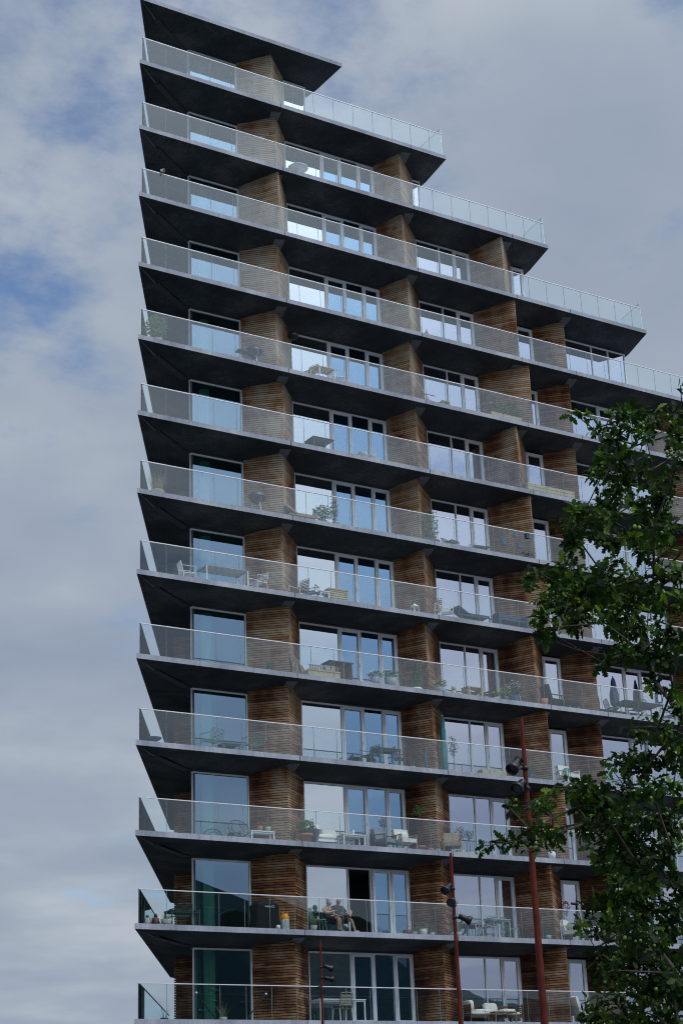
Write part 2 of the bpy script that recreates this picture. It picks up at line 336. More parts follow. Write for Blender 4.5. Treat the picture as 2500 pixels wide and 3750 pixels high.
def slab(k):
    z = Z[k]; X = TIP[k]; sk = SKEW[k]; yb = 9. if k == 0 else 13.5
    m = MB(); zt = z; tl = yb/LD.y
    A = (0, 0); B = (X, 0); Bi = (X+sk*D, D); C_ = (X+sk*yb, yb); Lb = lpt(tl); Li = (CORN[0]+LD.x*(tl-1.9)+.0, yb)
    Lb = (LD.x*tl, yb)
    dxi = (yb-D)/LD.y*LD.x; Li = (CORN[0]+dxi, yb)
    v = [(*A, zt), (*B, zt), (*C_, zt), (*Lb, zt),                       # 0-3 top
         (*A, z-T0), (*B, z-T0), (*C_, z-T1), (*Lb, z-T0),               # 4-7 bottom outer
         (*CORN, z-T1), (*Bi, z-T1), (*Li, z-T1), (*Bi, zt)]             # 8-11
    m.add(v, [(0, 1, 11, 2, 3), (3, 2, 6, 10, 7)], 0)
    m.add(v, [(0, 4, 5, 1), (3, 7, 4, 0), (1, 5, 9, 11), (11, 9, 6, 2)], 0)
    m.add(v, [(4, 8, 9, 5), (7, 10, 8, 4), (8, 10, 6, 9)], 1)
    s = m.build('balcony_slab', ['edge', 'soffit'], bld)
    def zs(y): return z - T0 - (T1-T0)*min(max(y, 0), D)/D
    j = MB()
    for i, jx in enumerate(J):
        if jx > X-.5 or k == 0: continue
        j.box((jx, -.0015, z-T0/2), (.022, .009, T0+.004))
        j.add([(jx-.011, 0, zs(0)-.004), (jx+.011, 0, zs(0)-.004), (jx+.02, .5, zs(.5)-.004), (jx-.002, .5, zs(.5)-.004)], [(0, 1, 2, 3)])
    if k: j.build('joint', 'seal', s)
    b = MB()                                                 # recessed drain channel beside the hip line of the corner
    u = Vector((.79, .613, 0)); nrm_ = Vector((-.613, .79, 0))
    p0 = Vector((1.0, .80, 0)); p1 = Vector((2.72, 1.98, 0)); zz = z-T1-.03
    b.add([(p0.x, p0.y, z-.345), (p0.x+.20, p0.y-.14, z-.345), (p1.x+.24, p1.y-.20, zz), (p1.x, p1.y, zz)], [(0, 1, 2, 3)])
    b.add([(p0.x, p0.y, z-.345), (p1.x, p1.y, zz), (p1.x, p1.y, z-.3), (p0.x, p0.y, z-.25), (p0.x+.20, p0.y-.14, z-.345), (p0.x+.20, p0.y-.14, z-.25)], [(0, 1, 2, 3), (0, 3, 5, 4)])
    b.build('drain_channel', 'header', s)
    b = MB(); b.add([(.06, .03, z-T0-.008), (.10, .03, z-T0-.008), (1.07, .70, z-.32), (1.0, .74, z-.32)], [(0, 1, 2, 3)])
    b.build('seam', 'plate', s)
    for i, jx in enumerate(J[:4]):
        if jx > X-.5 or k == 0: continue
        p = MB(); a = jx
        if i == 3: a = jx+.1
        po = [(a-.26, .36), (a+.14, .26), (a+.30, .92), (a-.06, 1.02)]
        vs = [(x, y, zs(y)-.045) for x, y in po] + [(x, y, zs(y)+.05) for x, y in po]
        p.add(vs, [(3, 2, 1, 0), (4, 5, 6, 7), (0, 1, 5, 4), (1, 2, 6, 5), (2, 3, 7, 6), (3, 0, 4, 7)])
        p.build('bearing_plate', 'plate', bld)

def railing(k):
    z = Z[k]; X = TIP[k]; xe = X-.12; h = 1.11
    r = MB()
    r.box(((.19+xe)/2, .1, z+h), (xe-.19+.03, .05, .028))
    a = Vector((.19, .1, z+h)); bt = 13.2; c = a + LD*bt
    r.bar(a, c, .045, .028, 1)
    r.bar((.19, .1, z), (.19, .1, z+h), .024, None, 1)
    if k < 5:
        r.bar((xe, .12, z+1.39), (xe+SKEW[k]*1.7, 1.8, z+1.39), .03, .025)
        r.bar((xe, .12, z), (xe, .12, z+1.39), .022)
    ro = r.build('railing', ['rail', 'darkgrey'], bld)
    f = MB(); x = .2
    while x < xe-.1:
        x1 = min(1.178+.9665*max(0, round((x-.2)/.9665)) if x < .3 else x+.9665, xe)
        if x < .3: x1 = 1.178
        f.box(((x+x1)/2, .1, z+h/2+.0), (x1-x-.016, .018, h-.02)); 
        if x1 < xe-.1: f.box((x1, .1, z+h/2), (.013, .010, h-.03), 0, 1)
        x = x1
    f.build('glazing', ['railglass', 'joint'], ro)
    sg = MB(); t = .06
    while t < bt:
        p = Vector((.19, .1, 0)) + LD*(t+.48); sg.box((p.x, p.y, z+h/2), (.945, .018, h-.02), math.atan2(LD.y, LD.x)); t += .9665
    sg.build('side_glazing', 'sideglass', ro)
    if k < 5:
        e = MB(); q0 = (xe, .13); q1 = (xe+SKEW[k]*1.7, 1.8)
        e.bar((*q0, z+.69), (*q1, z+.69), .016, 1.37); e.build('end_glazing', 'railglass', ro)

def boards(m, p0, p1, z0, z1, out_n, over0=0., over1=0., pitch=.0885, hb=.0645, th=.034, seed=0):
    a = Vector((*p0, 0)); b = Vector((*p1, 0)); d = (b-a); L = d.length; d.normalize(); n = Vector((*out_n, 0))
    rz = math.atan2(d.y, d.x); zz = z0+.05; rnd = random.Random(seed)
    while zz < z1:
        o0 = over0; mid = rnd.uniform(.3, .7)*L
        hh = min(hb, z1-zz)
        c = a + d*((L+over1-over0)/2) + n*th/2; ll = L+over0+over1
        s0 = -ll/2; cuts = sorted(rnd.uniform(.15, .85)*ll-ll/2 for _ in range(1 if ll > 1.1 and rnd.random() < .5 else 0)) + [ll/2]
        for s1 in cuts:
            q = c + d*((s0+s1)/2); m.box((q.x, q.y, zz+hh/2), (s1-s0-.004, th, hh), rz, 0); s0 = s1
        zz += pitch
def wedge(p0, e, p1, z0, z1, seed):
    m = MB(); e = Vector(e); p0 = Vector(p0); p1 = Vector(p1)
    def nrmo(a, b):
        d = (b-a).normalized(); return (d.y, -d.x)
    n1 = nrmo(p0, e); n2 = nrmo(e, p1)
    boards(m, p0, e, z0, z1, n1, 0, .012, seed=seed); boards(m, e, p1, z0, z1, n2, .012, 0, seed=seed+7)
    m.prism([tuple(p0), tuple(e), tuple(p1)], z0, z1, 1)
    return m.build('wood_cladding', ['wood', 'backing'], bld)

FW = .055; FD = .09
def frame_rect(m, x0, x1, z0, z1, y, w=FW, d=FD, mi=0, mulls=()):
    m.box(((x0+x1)/2, y, z1-w/2), (x1-x0, d, w), 0, mi); m.box(((x0+x1)/2, y, z0+w/2), (x1-x0, d, w), 0, mi)
    for x in (x0+w/2, x1-w/2): m.box((x, y, (z0+z1)/2), (w, d, z1-z0-2*w), 0, mi)
    for x in mulls: m.box((x, y, (z0+z1)/2), (w, d, z1-z0-2*w), 0, mi)
def door(parent, x0, x1, z0, z1, y, gm='win_door', handle=True):
    m = MB(); frame_rect(m, x0, x1, z0, z1, y-.02, .085, .07)
    m.box(((x0+x1)/2, y, (z0+z1)/2), (x1-x0-.16, .012, z1-z0-.16), 0, 1)
    if handle: m.box((x1-.05, y-.075, z0+1.05), (.02, .04, .14), 0, 0)
    return m.build('door', ['frame', gm], parent)
def glasspane(parent, x0, x1, z0, z1, y, gm):
    m = MB(); m.box(((x0+x1)/2, y, (z0+z1)/2), (x1-x0, .014, z1-z0)); return m.build('glass_pane', gm, parent)
def header(x0, x1, z, m):
    m.box(((x0+x1)/2, D+.02, z-T1-.04), (x1-x0, .08, .2))
def window(kind, k):
    zc = Z[k]; zf = Z[k+1]; zt = zc-.50; zb = zf+.02; y = D+.03; m = MB()
    xe = WEND[k]
    def clip(x): return min(x, xe)
    if kind == 0:
        frame_rect(m, 2.95, 5.18, zb, zt, y); m.box((2.985, D-.018, (zb+zt)/2-.03), (.075, .012, zt-zb-.1), 0, 1); m.box((4.065, D+.04, (zc-T1+zt)/2), (2.2, .05, zt and (zc-T1-zt)), 0, 1)
        # return leg of the corner window, running back along the left front
        a = Vector((2.95, D+.06)); b = a + Vector((LD.x, LD.y))*4.0
        for t in (.25, 1.4, 2.7, 3.96):
            p = a + (b-a).normalized()*t; m.bar((p.x, p.y, zb), (p.x, p.y, zt), .06)
        m.bar((a.x, a.y, zt-.03), (b.x, b.y, zt-.03), .07); m.bar((a.x, a.y, zb+.03), (b.x, b.y, zb+.03), .07)
        w_ = m.build('window', ['frame', 'header'], bld)
        glasspane(w_, 3.02, 5.10, zb+FW, zt-FW, y, 'win_corner')
        s = MB(); s.bar((a.x+.02, a.y+.03, (zb+zt)/2), (b.x, b.y, (zb+zt)/2), .014, zt-zb-.1); s.build('return_pane', 'win_corner', w_)
        return
    if kind == 1:
        x0, x1 = 7.39, clip(11.82)
        if k == 0:
            frame_rect(m, x0, x1, zb, zt, y); w_ = m.build('window', ['frame', 'header'], bld)
            glasspane(w_, x0+FW, x1-FW, zb+FW, zt-FW, y, 'win_fixed'); return
        frame_rect(m, x0, x1, zb, zt, y, mulls=(9.16, 10.13, 10.98)); m.box(((x0+x1)/2, D+.04, zc-T1-.04), (x1-x0, .05, .08), 0, 1)
        w_ = m.build('window', ['frame', 'header'], bld)
        glasspane(w_, x0+FW, 9.13, zb+FW, zt-FW, y, 'win_fixed')
        if k == 11:        # the sliding door stands open
            door(w_, 10.17, 10.94, zb+FW, zt-FW, y-.06)
        else: door(w_, 9.20, 10.09, zb+FW, zt-FW, y)
        if k != 11: glasspane(w_, 10.17, 10.94, zb+FW, zt-FW, y, 'win_door')
        door(w_, 11.02, 11.745, zb+FW, zt-FW, y, handle=False); return
    if kind == 2:
        x0, x1 = 13.77, clip(16.65)
        if k == 1: 
            frame_rect(m, x0, x1, zb, zt, y); w_ = m.build('window', 'frame', bld); glasspane(w_, x0+FW, x1-FW, zb+FW, zt-FW, y, 'win_lav'); return
        frame_rect(m, x0, x1, zb, zt, y, mulls=(15.02, 15.76)); m.box(((x0+x1)/2, D+.04, zc-T1-.04), (x1-x0, .05, .08), 0, 1)
        w_ = m.build('window', ['frame', 'header'], bld)
        glasspane(w_, x0+FW, 14.98, zb+FW, zt-FW, y, 'win_lav'); glasspane(w_, 15.06, 15.72, zb+FW, zt-FW, y, 'win_lav')
        door(w_, 15.80, 16.57, zb+FW, zt-FW, y, 'win_lav'); return
    if kind == 3:
        x0, x1 = 18.85, clip(19.82)
        frame_rect(m, x0, x1, zb, zt, y); w_ = m.build('window', 'frame', bld); door(w_, x0+.075, x1-.075, zb+FW, zt-FW, y, 'win_lav') if x1-x0 > .6 else glasspane(w_, x0+FW, x1-FW, zb+FW, zt-FW, y, 'win_lav'); return
    if kind == 4:
        x0, x1 = 21.6, clip(25.95)
        ml = [x for x in (23.15, 24.12, 25.08) if x < x1-.3]
        frame_rect(m, x0, x1, zb, zt, y, mulls=ml); m.box(((x0+x1)/2, D+.04, zc-T1-.04), (x1-x0, .05, .08), 0, 1)
        w_ = m.build('window', ['frame', 'header'], bld)
        xs = [x0]+ml+[x1]
        for i in range(len(xs)-1):
            if i == 1 and k > 3: door(w_, xs[i]+.04, xs[i+1]-.04, zb+FW, zt-FW, y, 'win_lav')
            elif k == 10 and i == 2: continue
            else: glasspane(w_, xs[i]+.04, xs[i+1]-.04, zb+FW, zt-FW, y, 'win_lav')
        return
    if kind == 5:
        x0, x1 = 28.0, clip(33.)
        if x1-x0 < 1: return
        frame_rect(m, x0, x1, zb, zt, y, mulls=[x for x in (29.5, 31.2) if x < x1-.3]); w_ = m.build('window', 'frame', bld)
        glasspane(w_, x0+FW, x1-FW, zb+FW, zt-FW, y, 'win_lav')

def end_wall(k):
    xe = WEND[k]; zt = Z[k]-.5; zb = Z[k+1]+.02; m = MB(); y0, y1 = D+.08, 5.
    for y in (y0, 3.3, y1): m.box((xe, y, (zb+zt)/2), (.07, .08, zt-zb))
    for z in (zb+.04, zt-.04): m.box((xe, (y0+y1)/2, z), (.06, y1-y0-.08, .08))
    w_ = m.build('window', 'frame', bld); g_ = MB(); g_.box((xe, (y0+y1)/2, (zb+zt)/2), (.014, y1-y0-.1, zt-zb-.16)); g_.build('glass_pane', 'win_corner', w_)
    s = MB(); s.box((xe, (5.04+8.6)/2, (Z[k+1]+Z[k]-T1)/2), (.12, 3.54, Z[k]-T1-Z[k+1])); s.build('wall', 'walln', bld)

def storey(k):
    zc = Z[k]; zf = Z[k+1]; xe = WEND[k]; zt = zc-.21; zb = zf
    window(0, k)
    y1 = .63
    if k == 2: y1 = .15
    wedge((5.18, D), (E1X[k], y1), (7.39, D), zb, zt, k*10+1)
    if xe > 7.6: window(1, k)
    if xe > 12: wedge((11.82, D), (E2X[k], .52), (13.77, D), zb, zt, k*10+2)
    if xe > 13.9: window(2, k)
    if xe > 17.5: wedge((16.65, D), (E3X[k]+.05, .15), (18.85, D), zb, zt, k*10+3)
    if xe > 19: window(3, k)
    if xe > 20.8: wedge((19.82, D), (20.82, .7), (21.6, D), zb, zt, k*10+4)
    if xe > 22: window(4, k)
    if xe > 27: wedge((25.95, D), (27.0, .6), (28.0, D), zb, zt, k*10+5); window(5, k)
    if xe > 34: wedge((33., D), (34., .6), (35., D), zb, zt, k*10+6)
    end_wall(k)
    # left front: timber wedge further back along the slanting side
    m = MB(); e = (4.42, 5.95); i0 = (5.10, 5.05)
    i1 = (7.1, 9.0)
    boards(m, e, i0, zb, zt, (-.80, -.60) if False else (-.765, -.644), .06, 0., seed=k)
    boards(m, i1, e, zb, zt, (-.75, .66), 0, .0, seed=k+3)
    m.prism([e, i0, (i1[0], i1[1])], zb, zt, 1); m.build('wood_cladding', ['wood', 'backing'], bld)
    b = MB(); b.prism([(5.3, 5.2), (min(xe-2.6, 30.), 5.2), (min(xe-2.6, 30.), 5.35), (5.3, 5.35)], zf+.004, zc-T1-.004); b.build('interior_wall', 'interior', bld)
    c = MB(); c.lathe([(.2, zf+.003), (.2, zc-T1-.003)], (3.98, 2.5, 0), 20); c.build('column', 'column', bld)

for k in range(14): slab(k)
for k in range(1, 14): railing(k)
for k in range(13): storey(k)
bw = MB(); bw.prism([(3.2, 2.0), (34, 2.0), (34, 13), (9.5, 13)], 0, 5.25); bw.build('base_wall', 'walln', bld)
bk = MB(); bk.prism([(8.8, 12.4), (34., 12.4), (34., 12.7), (8.9, 12.7)], 5.25, 29.2); bk.build('rear_wall', 'walln', bld)

# ------------------------------------------------------------------ things on the balconies
FL = {1: 41.70, 2: 38.716, 3: 35.757, 4: 32.764, 5: 29.752, 6: 26.725, 7: 23.715, 8: 20.70, 9: 17.673, 10: 14.672, 11: 11.662, 12: 8.663, 13: 5.70}
def P(f, x, y, dz=0.): return (x, y, FL[f]+dz+.002)
def legs(t, w, d, h, mat, r=.035, spread=0., round_=False):
    for sx_ in (-1, 1):
        for sy_ in (-1, 1):
            m = MB(); a = (sx_*(w/2), sy_*(d/2), h); b = (sx_*(w/2+spread), sy_*(d/2+spread), 0)
            if round_: m.tube([a, b], r/2, 6)
            else: m.bar(a, b, r)
            m.build('leg', mat, t)
def table(label, loc, w=.8, d=.8, h=.74, mat='white', top=None, rz=0., slats=0, group=None, cat='table', r=.04):
    t = thing('table', label, cat, loc, rz, group); m = MB()
    if slats:
        for i in range(slats): m.box((0, -d/2+d*(i+.5)/slats, h-.015), (w, d/slats*.72, .025))
        m.box((-w/2+.1, 0, h-.04), (.04, d-.02, .025)); m.box((w/2-.1, 0, h-.04), (.04, d-.02, .025))
    else:
        m.box((0, 0, h-.015), (w, d, .03)); m.box((0, -d/2+.05, h-.06), (w-.1, .025, .06)); m.box((0, d/2-.05, h-.06), (w-.1, .025, .06))
    m.build('tabletop', top or mat, t); legs(t, w-.08, d-.08, h-.03, mat, r); return t
def chair(label, loc, mat='darkgreen', rz=0., arms=True, slats=7, w=.5, d=.46, h=.44, hb=.84, vert=True, seat=None, group=None, cat='chair', r=.022, lean=.10):
    t = thing('chair', label, cat, loc, rz, group); m = MB()
    for i in range(slats): m.box((0, -d/2+d*(i+.5)/slats, h-.01+.012*math.cos(i)), (w, d/slats*.66, .014))
    for sx_ in (-1, 1): m.bar((sx_*w/2, -d/2, h-.022), (sx_*w/2, d/2, h-.022), .02)
    m.build('seat', seat or mat, t)
    m = MB(); y0 = d/2; y1 = d/2+lean
    for sx_ in (-1, 1): m.tube([(sx_*w/2, y0, h-.02), (sx_*w/2, (y0+y1)/2, (h+hb)/2), (sx_*(w/2-.02), y1, hb)], r/2, 6)
    m.tube([(-w/2+.02, y1, hb), (0, y1+.01, hb+.015), (w/2-.02, y1, hb)], r/2, 6)
    n = slats
    for i in range(n):
        if vert:
            x = -w/2+w*(i+1)/(n+1); m.tube([(x, y0, h), (x, y1, hb)], r*.36, 5)
        else:
            f = (i+1)/(n+1); m.box((0, y0+(y1-y0)*f, h+(hb-h)*f), (w-.02, .012, (hb-h)/n*.6), 0)
    m.build('backrest', seat or mat, t)
    for sx_ in (-1, 1):
        m = MB(); m.tube([(sx_*w/2, -d/2+.02, h-.02), (sx_*(w/2+.02), -d/2-.02, 0)], r/2, 6); m.build('leg', mat, t)
        m = MB(); m.tube([(sx_*w/2, d/2-.02, h-.02), (sx_*(w/2+.02), d/2+.06, 0)], r/2, 6); m.build('leg', mat, t)
        if arms:
            m = MB(); m.tube([(sx_*w/2, -d/2+.03, h-.02), (sx_*(w/2+.03), -d/2+.01, h+.21), (sx_*(w/2+.03), d/2+.04, h+.24)], r/2, 6)
            m.box((sx_*(w/2+.03), -.02, h+.228), (.04, d*.8, .014)); m.build('armrest', mat, t)
    return t
def leafcloud(n, rx, ry, rz_, cz, size, rnd, shape='ball'):
    m = MB()
    for i in range(n):
        while True:
            p = Vector((rnd.uniform(-1, 1), rnd.uniform(-1, 1), rnd.uniform(-1, 1)))
            if p.length <= 1 and p.length > .25: break
        k = 1.
        if shape == 'cone': k = .9*(1-(p.z+1)/2)+.10
        q = Vector((p.x*rx*k, p.y*ry*k, cz+p.z*rz_)); s = size*rnd.uniform(.6, 1.3)
        a = Vector((rnd.gauss(0, 1), rnd.gauss(0, 1), rnd.gauss(.3, .8))).normalized(); b = a.cross(Vector((rnd.gauss(0, 1), rnd.gauss(0, 1), rnd.gauss(0, 1)))).normalized()
        tip = q + a*s; w_ = s*.32; c = a.cross(b)*s*.12
        m.add([q, q+a*s*.45+b*w_+c, tip, q+a*s*.45-b*w_+c, q+a*s*.5], [(0, 1, 4), (1, 2, 4), (2, 3, 4), (3, 0, 4)])
    return m
def blades(n, r, h, spread, rnd, w=.012, arch=.5):
    m = MB()
    for i in range(n):
        a = rnd.uniform(0, 2*PI); r0 = r*math.sqrt(rnd.random()); hh = h*rnd.uniform(.55, 1.1); sp = spread*rnd.uniform(.2, 1.)
        d = Vector((math.cos(a), math.sin(a), 0)); s = Vector((-d.y, d.x, 0)); p0 = d*r0
        pts = [p0 + d*sp*(t**1.6) + Vector((0, 0, hh*(t-arch*sp*t*t*.8))) for t in (0, .35, .7, 1.)]
        ws = [w, w*.85, w*.55, .001]
        vs = [p + s*k*ws[j] for j, p in enumerate(pts) for k in (-.5, .5)]
        m.add(vs, [(2*j, 2*j+1, 2*j+3, 2*j+2) for j in range(3)])
    return m
POTS = {'taper': [(.001, 0), (.72, 0), (1., 1.), (.9, 1.), (.85, .9), (.001, .88)], 'round': [(.001, 0), (.6, 0), (.95, .35), (1., .7), (.82, 1.), (.72, .98), (.7, .88), (.001, .86)],
        'rim': [(.001, 0), (.66, 0), (.86, .78), (1., .78), (1.02, 1.), (.9, 1.), (.85, .88), (.001, .86)]}
def pot(t, r, h, mat, style='taper', name='pot'):
    m = MB(); m.lathe([(a*r, b*h) for a, b in POTS[style]], (0, 0, 0), 18); return m.build(name, mat, t)
def plant(name, label, cat, loc, r=.15, h=.28, potm='terra', style='taper', kind='bush', lm='leafa', pr=.25, ph=.35, n=90, size=.07, seed=1, petals=None, trunk=0., group=None, square=False):
    t = thing(name, label, cat, loc, 0., group); rnd = random.Random(seed*31+7); n = int(n*1.6)
    if square:
        m = MB(); m.box((0, 0, h/2), (2*r, 2*r, h)); m.box((0, 0, h+.008), (2*r-.04, 2*r-.04, .01)); m.build('pot', potm, t)
    elif h > 0: pot(t, r, h, potm, style)
    if trunk:
        m = MB(); m.tube([(0, 0, h*.8), (.015, .01, h+trunk*.5), (0, 0, h+trunk+ph*.4)], [.014, .011, .007], 6)
        for k in range(4):
            a = rnd.uniform(0, 6.28); m.tube([(0, 0, h+trunk*.9), (math.cos(a)*pr*.6, math.sin(a)*pr*.6, h+trunk+ph*rnd.uniform(.3, .9))], [.008, .003], 5)
        m.build('stem', 'bark', t)
    base = h+trunk
    if kind == 'bush': leafcloud(n, pr, pr, ph/2, base+ph/2-.03, size, rnd).build('foliage', lm, t)
    elif kind == 'cone': leafcloud(n, pr, pr, ph/2, base+ph/2-.02, size, rnd, 'cone').build('foliage', lm, t)
    elif kind == 'grass':
        m = blades(n, r*.75, ph, pr, rnd); b = m.build('foliage', lm, t); b.location = (0, 0, h*.86)
    if petals:
        m = MB()
        for i in range(26):
            a = rnd.uniform(0, 6.28); e = rnd.uniform(.1, 1.); rr = pr*rnd.uniform(.5, 1.05)*math.cos(e*.8)
            m.ball((rr*math.cos(a), rr*math.sin(a), base+ph*.35+ph*.62*math.sin(e*1.4)), rnd.uniform(.018, .034), 6, rnd.randrange(len(petals)), .6)
        m.build('blossom', petals, t)
    return t

FO = 'on the {} balcony from the bottom'
# --- lowest balcony (13)
def brace(label, loc, dx, h):
    t = thing('strut', label, 'strut', loc); m = MB(); m.tube([(0, 0, h), (dx, .02, .02)], .022, 8); m.tube([(dx*.3, .0, h*.7-.0), (dx*.32, .02, h*.68)], .03, 8); m.build('rod', 'black', t)
    m = MB(); m.lathe([(.001, -.02), (.035, -.02), (.035, .02), (.001, .02)], (0, -.02, 0), 12)
    o = m.build('clamp', 'white', t); o.location = (0, -.03, h); o.rotation_euler = (PI/2, 0, 0)
    return t
brace('black diagonal strut sloping down to the right behind the lowest balcony glass', P(13, 2.26, .16), .73, .86)
brace('black diagonal strut sloping down to the left behind the lowest balcony glass', P(13, 4.84, .16), -.71, .86)
plant('grass_pot', 'tuft of thin grass in a low pot behind the lowest corner window rail', 'plant', P(13, 3.69, 1.0), .14, .16, 'greypot', kind='grass', lm='grassg', pr=.35, ph=.55, n=16, seed=2)
plant('bare_branch', 'bare twigs in a dark pot at the slanted end of the lowest balcony', 'plant', P(13, 2.12, 2.2), .14, .22, 'darkgrey', kind='grass', lm='leafo', pr=.4, ph=.6, n=9, seed=9)
table('long white metal table on the lowest balcony', P(13, 8.1, .95), 1.85, .8, .76, 'white')
chair('white chair with olive slatted back at the lowest balcony table', P(13, 7.98, .42), 'white', PI, False, 4, .48, .44, .45, .92, False, seat='olive', r=.03)
def sofa(label, loc, w=2.1, wood='browncush', cush='cream', back=.62):
    t = thing('sofa', label, 'sofa', loc); m = MB()
    for i in range(7): m.box((0, -.32+i*.11, .24), (w, .08, .03))
    for i in range(4): m.box((0, .42+.015*i, .36+.09*i), (w, .025, .06))
    m.box((0, -.36, .22), (w, .03, .09)); m.build('frame', wood, t)
    for sx_ in (-1, 1):
        m = MB()
        for i in range(5): m.box((sx_*(w/2+.02), 0.02, .30+.075*i), (.03, .82, .045))
        for y in (-.36, .4): m.box((sx_*(w/2+.02), y, .33), (.05, .05, .66))
        m.build('armrest', wood, t)
    def pil(x, y, z, sx_, sy_, sz, rx=0., rz=0.):
        m = MB(); m.ball((0, 0, 0), .5, 14); o = m.build('cushion', cush, t); o.location = (x, y, z); o.scale = (sx_, sy_, sz); o.rotation_euler = (rx, 0, rz)
        for v in o.data.vertices:
            for k in range(3):
                c = v.co[k]; v.co[k] = math.copysign(min(.5, abs(c)**.45*.5**.55), c)
        return o
    for x in (-.34*w/1., 0, .34*w): pil(x*.98, 0, .33, w*.33, .78, .15)
    pil(-w*.42, .05, .58, .22, .62, .46, 0, -.1); pil(w*.08, .30, .58, .62, .2, .34, -.25); pil(-w*.16, .1, .44, .7, .5, .13); pil(w*.34, .1, .45, .6, .5, .14)
    return t
sofa('brown slatted wood sofa with white cushions on the lowest balcony', P(13, 14.55, .85), 2.3)
table('low brown wooden coffee table before the sofa on the lowest balcony', P(13, 14.75, .36), 1.0, .35, .38, 'teak', None, 0, 4)
def lounge_chair(label, loc, rz=0., mat='white', cush='cream', wd=.6):
    t = thing('lounge_chair', label, 'lounge chair', loc, rz); m = MB()
    m.box((-.05, 0, .36), (.62, wd, .1)); m.build('seat', cush, t)
    m = MB(); m.box((-.42, 0, .66), (.12, wd, .62), 0, 0, 0, -.28); m.ball((-.47, 0, .9), .13, 10, 0, .8, .6, 1.6); m.build('backrest', cush, t)
    m = MB(); m.box((.56, 0, .33), (.55, wd*.9, .09), 0, 0, 0, .08); m.build('footrest', cush, t)
    m = MB()
    for s_ in (-1, 1):
        m.bar((-.42, s_*wd/2, 0), (-.34, s_*wd/2, .56), .035); m.bar((.28, s_*wd/2, 0), (.2, s_*wd/2, .56), .035); m.bar((-.4, s_*wd/2, .56), (.3, s_*wd/2, .57), .05, .03)
        m.bar((.8, s_*wd*.4, 0), (.74, s_*wd*.4, .3), .03)
    m.build('frame', mat, t); return t
lounge_chair('white reclined lounge chair with footrest on the lowest balcony', P(13, 18.72, .7), 0, 'white')

# --- second balcony from the bottom (12): people, covered grill, gas bottle
def puffin(label, loc, s=1., c='stonepot', d='darkgrey'):
    t = thing('bird_figurine', label, 'figurine', loc, 0, None, s); m = MB()
    m.lathe([(.001, 0), (.09, .0), (.12, .08), (.115, .16), (.07, .25), (.05, .28)], (0, 0, 0), 14, 0); m.build('body', c, t)
    m = MB(); m.ball((0, -.01, .32), .065, 12); m.lathe([(.02, -.05), (.012, 0), (.001, .02)], (0, 0, 0), 8); m.build('head', d, t)
    m = MB(); m.tube([(0, -.06, .32), (.02, -.13, .305)], [.018, .004], 6); m.build('beak', 'orange', t)
    m = MB(); m.ball((.1, 0, .16), .05, 8, 0, 1.8, .4); m.ball((-.1, 0, .16), .05, 8, 0, 1.8, .4); m.build('wing', d, t)
    return t
puffin('speckled pale bird figurine with black head at the sharp balcony corner', P(12, .60, .34), .85)
puffin('dark bird figurine with black and white head beside a stone pot', P(12, .93, .40), 1.0, 'darkred', 'dark')
plant('stone_pot', 'round empty-looking stone pot behind the dark bird figurine', 'plant pot', P(12, .86, .62), .17, .27, 'stonepot', 'taper', 'bush', 'leafo', .08, .05, 8, .04, 3)
plant('lavender_pot', 'lavender in a wide grey stone pot near the corner of the second lowest balcony', 'plant', P(12, 1.34, .45), .19, .22, 'stonepot', 'taper', 'grass', 'leafo', .12, .22, 46, .05, 4)
chair('dark green wire chair beside the stone pot on the second lowest balcony', P(12, 2.12, .95), 'darkgreen', PI, True, 8, .56, .48, .42, .78)
table('dark green metal table behind the wire chair on the second lowest balcony', P(12, 2.55, 1.7), 1.1, .6, .7, 'darkgreen')
def covered_grill(label, loc):
    t = thing('covered_grill', label, 'grill', loc); m = MB(); n = 28; rings = [(.0, .50, .30), (.25, .47, .29), (.55, .46, .28), (.78, .47, .29), (.84, .44, .27), (.93, .30, .22), (1.0, .14, .12), (1.03, .02, .02)]
    vs = []
    for z, a, b in rings:
        for k in range(n):
            th = 2*PI*k/n; cx_, sy_ = math.cos(th), math.sin(th); e = .35
            fold = 1+.05*math.sin(9*th+z*3)*(1-z) ; vs.append((math.copysign(abs(cx_)**e, cx_)*a*fold, math.copysign(abs(sy_)**e, sy_)*b*fold, z+.015*math.sin(5*th)))
    m.add(vs, [(i*n+k, i*n+(k+1) % n, (i+1)*n+(k+1) % n, (i+1)*n+k) for i in range(len(rings)-1) for k in range(n)], 0, True); m.build('cover', 'blackcloth', t)
    c = bpy.data.curves.new('lettering', 'FONT'); c.body = 'weberQ'; c.size = .105; c.extrude = .003; c.align_x = 'CENTER'; c.materials.append(M['letter'])
    tmp = bpy.data.objects.new('tmp', c); COL.objects.link(tmp); dg = bpy.context.evaluated_depsgraph_get(); me = bpy.data.meshes.new_from_object(tmp.evaluated_get(dg)); bpy.data.objects.remove(tmp)
    o = bpy.data.objects.new('lettering', me); COL.objects.link(o); o.parent = t; o.location = (.03, -.315, .73); o.rotation_euler = (PI/2, 0, 0); return t
covered_grill('grill under a black fabric cover with white lettering on the second lowest balcony', P(12, 5.08, .55, .0))
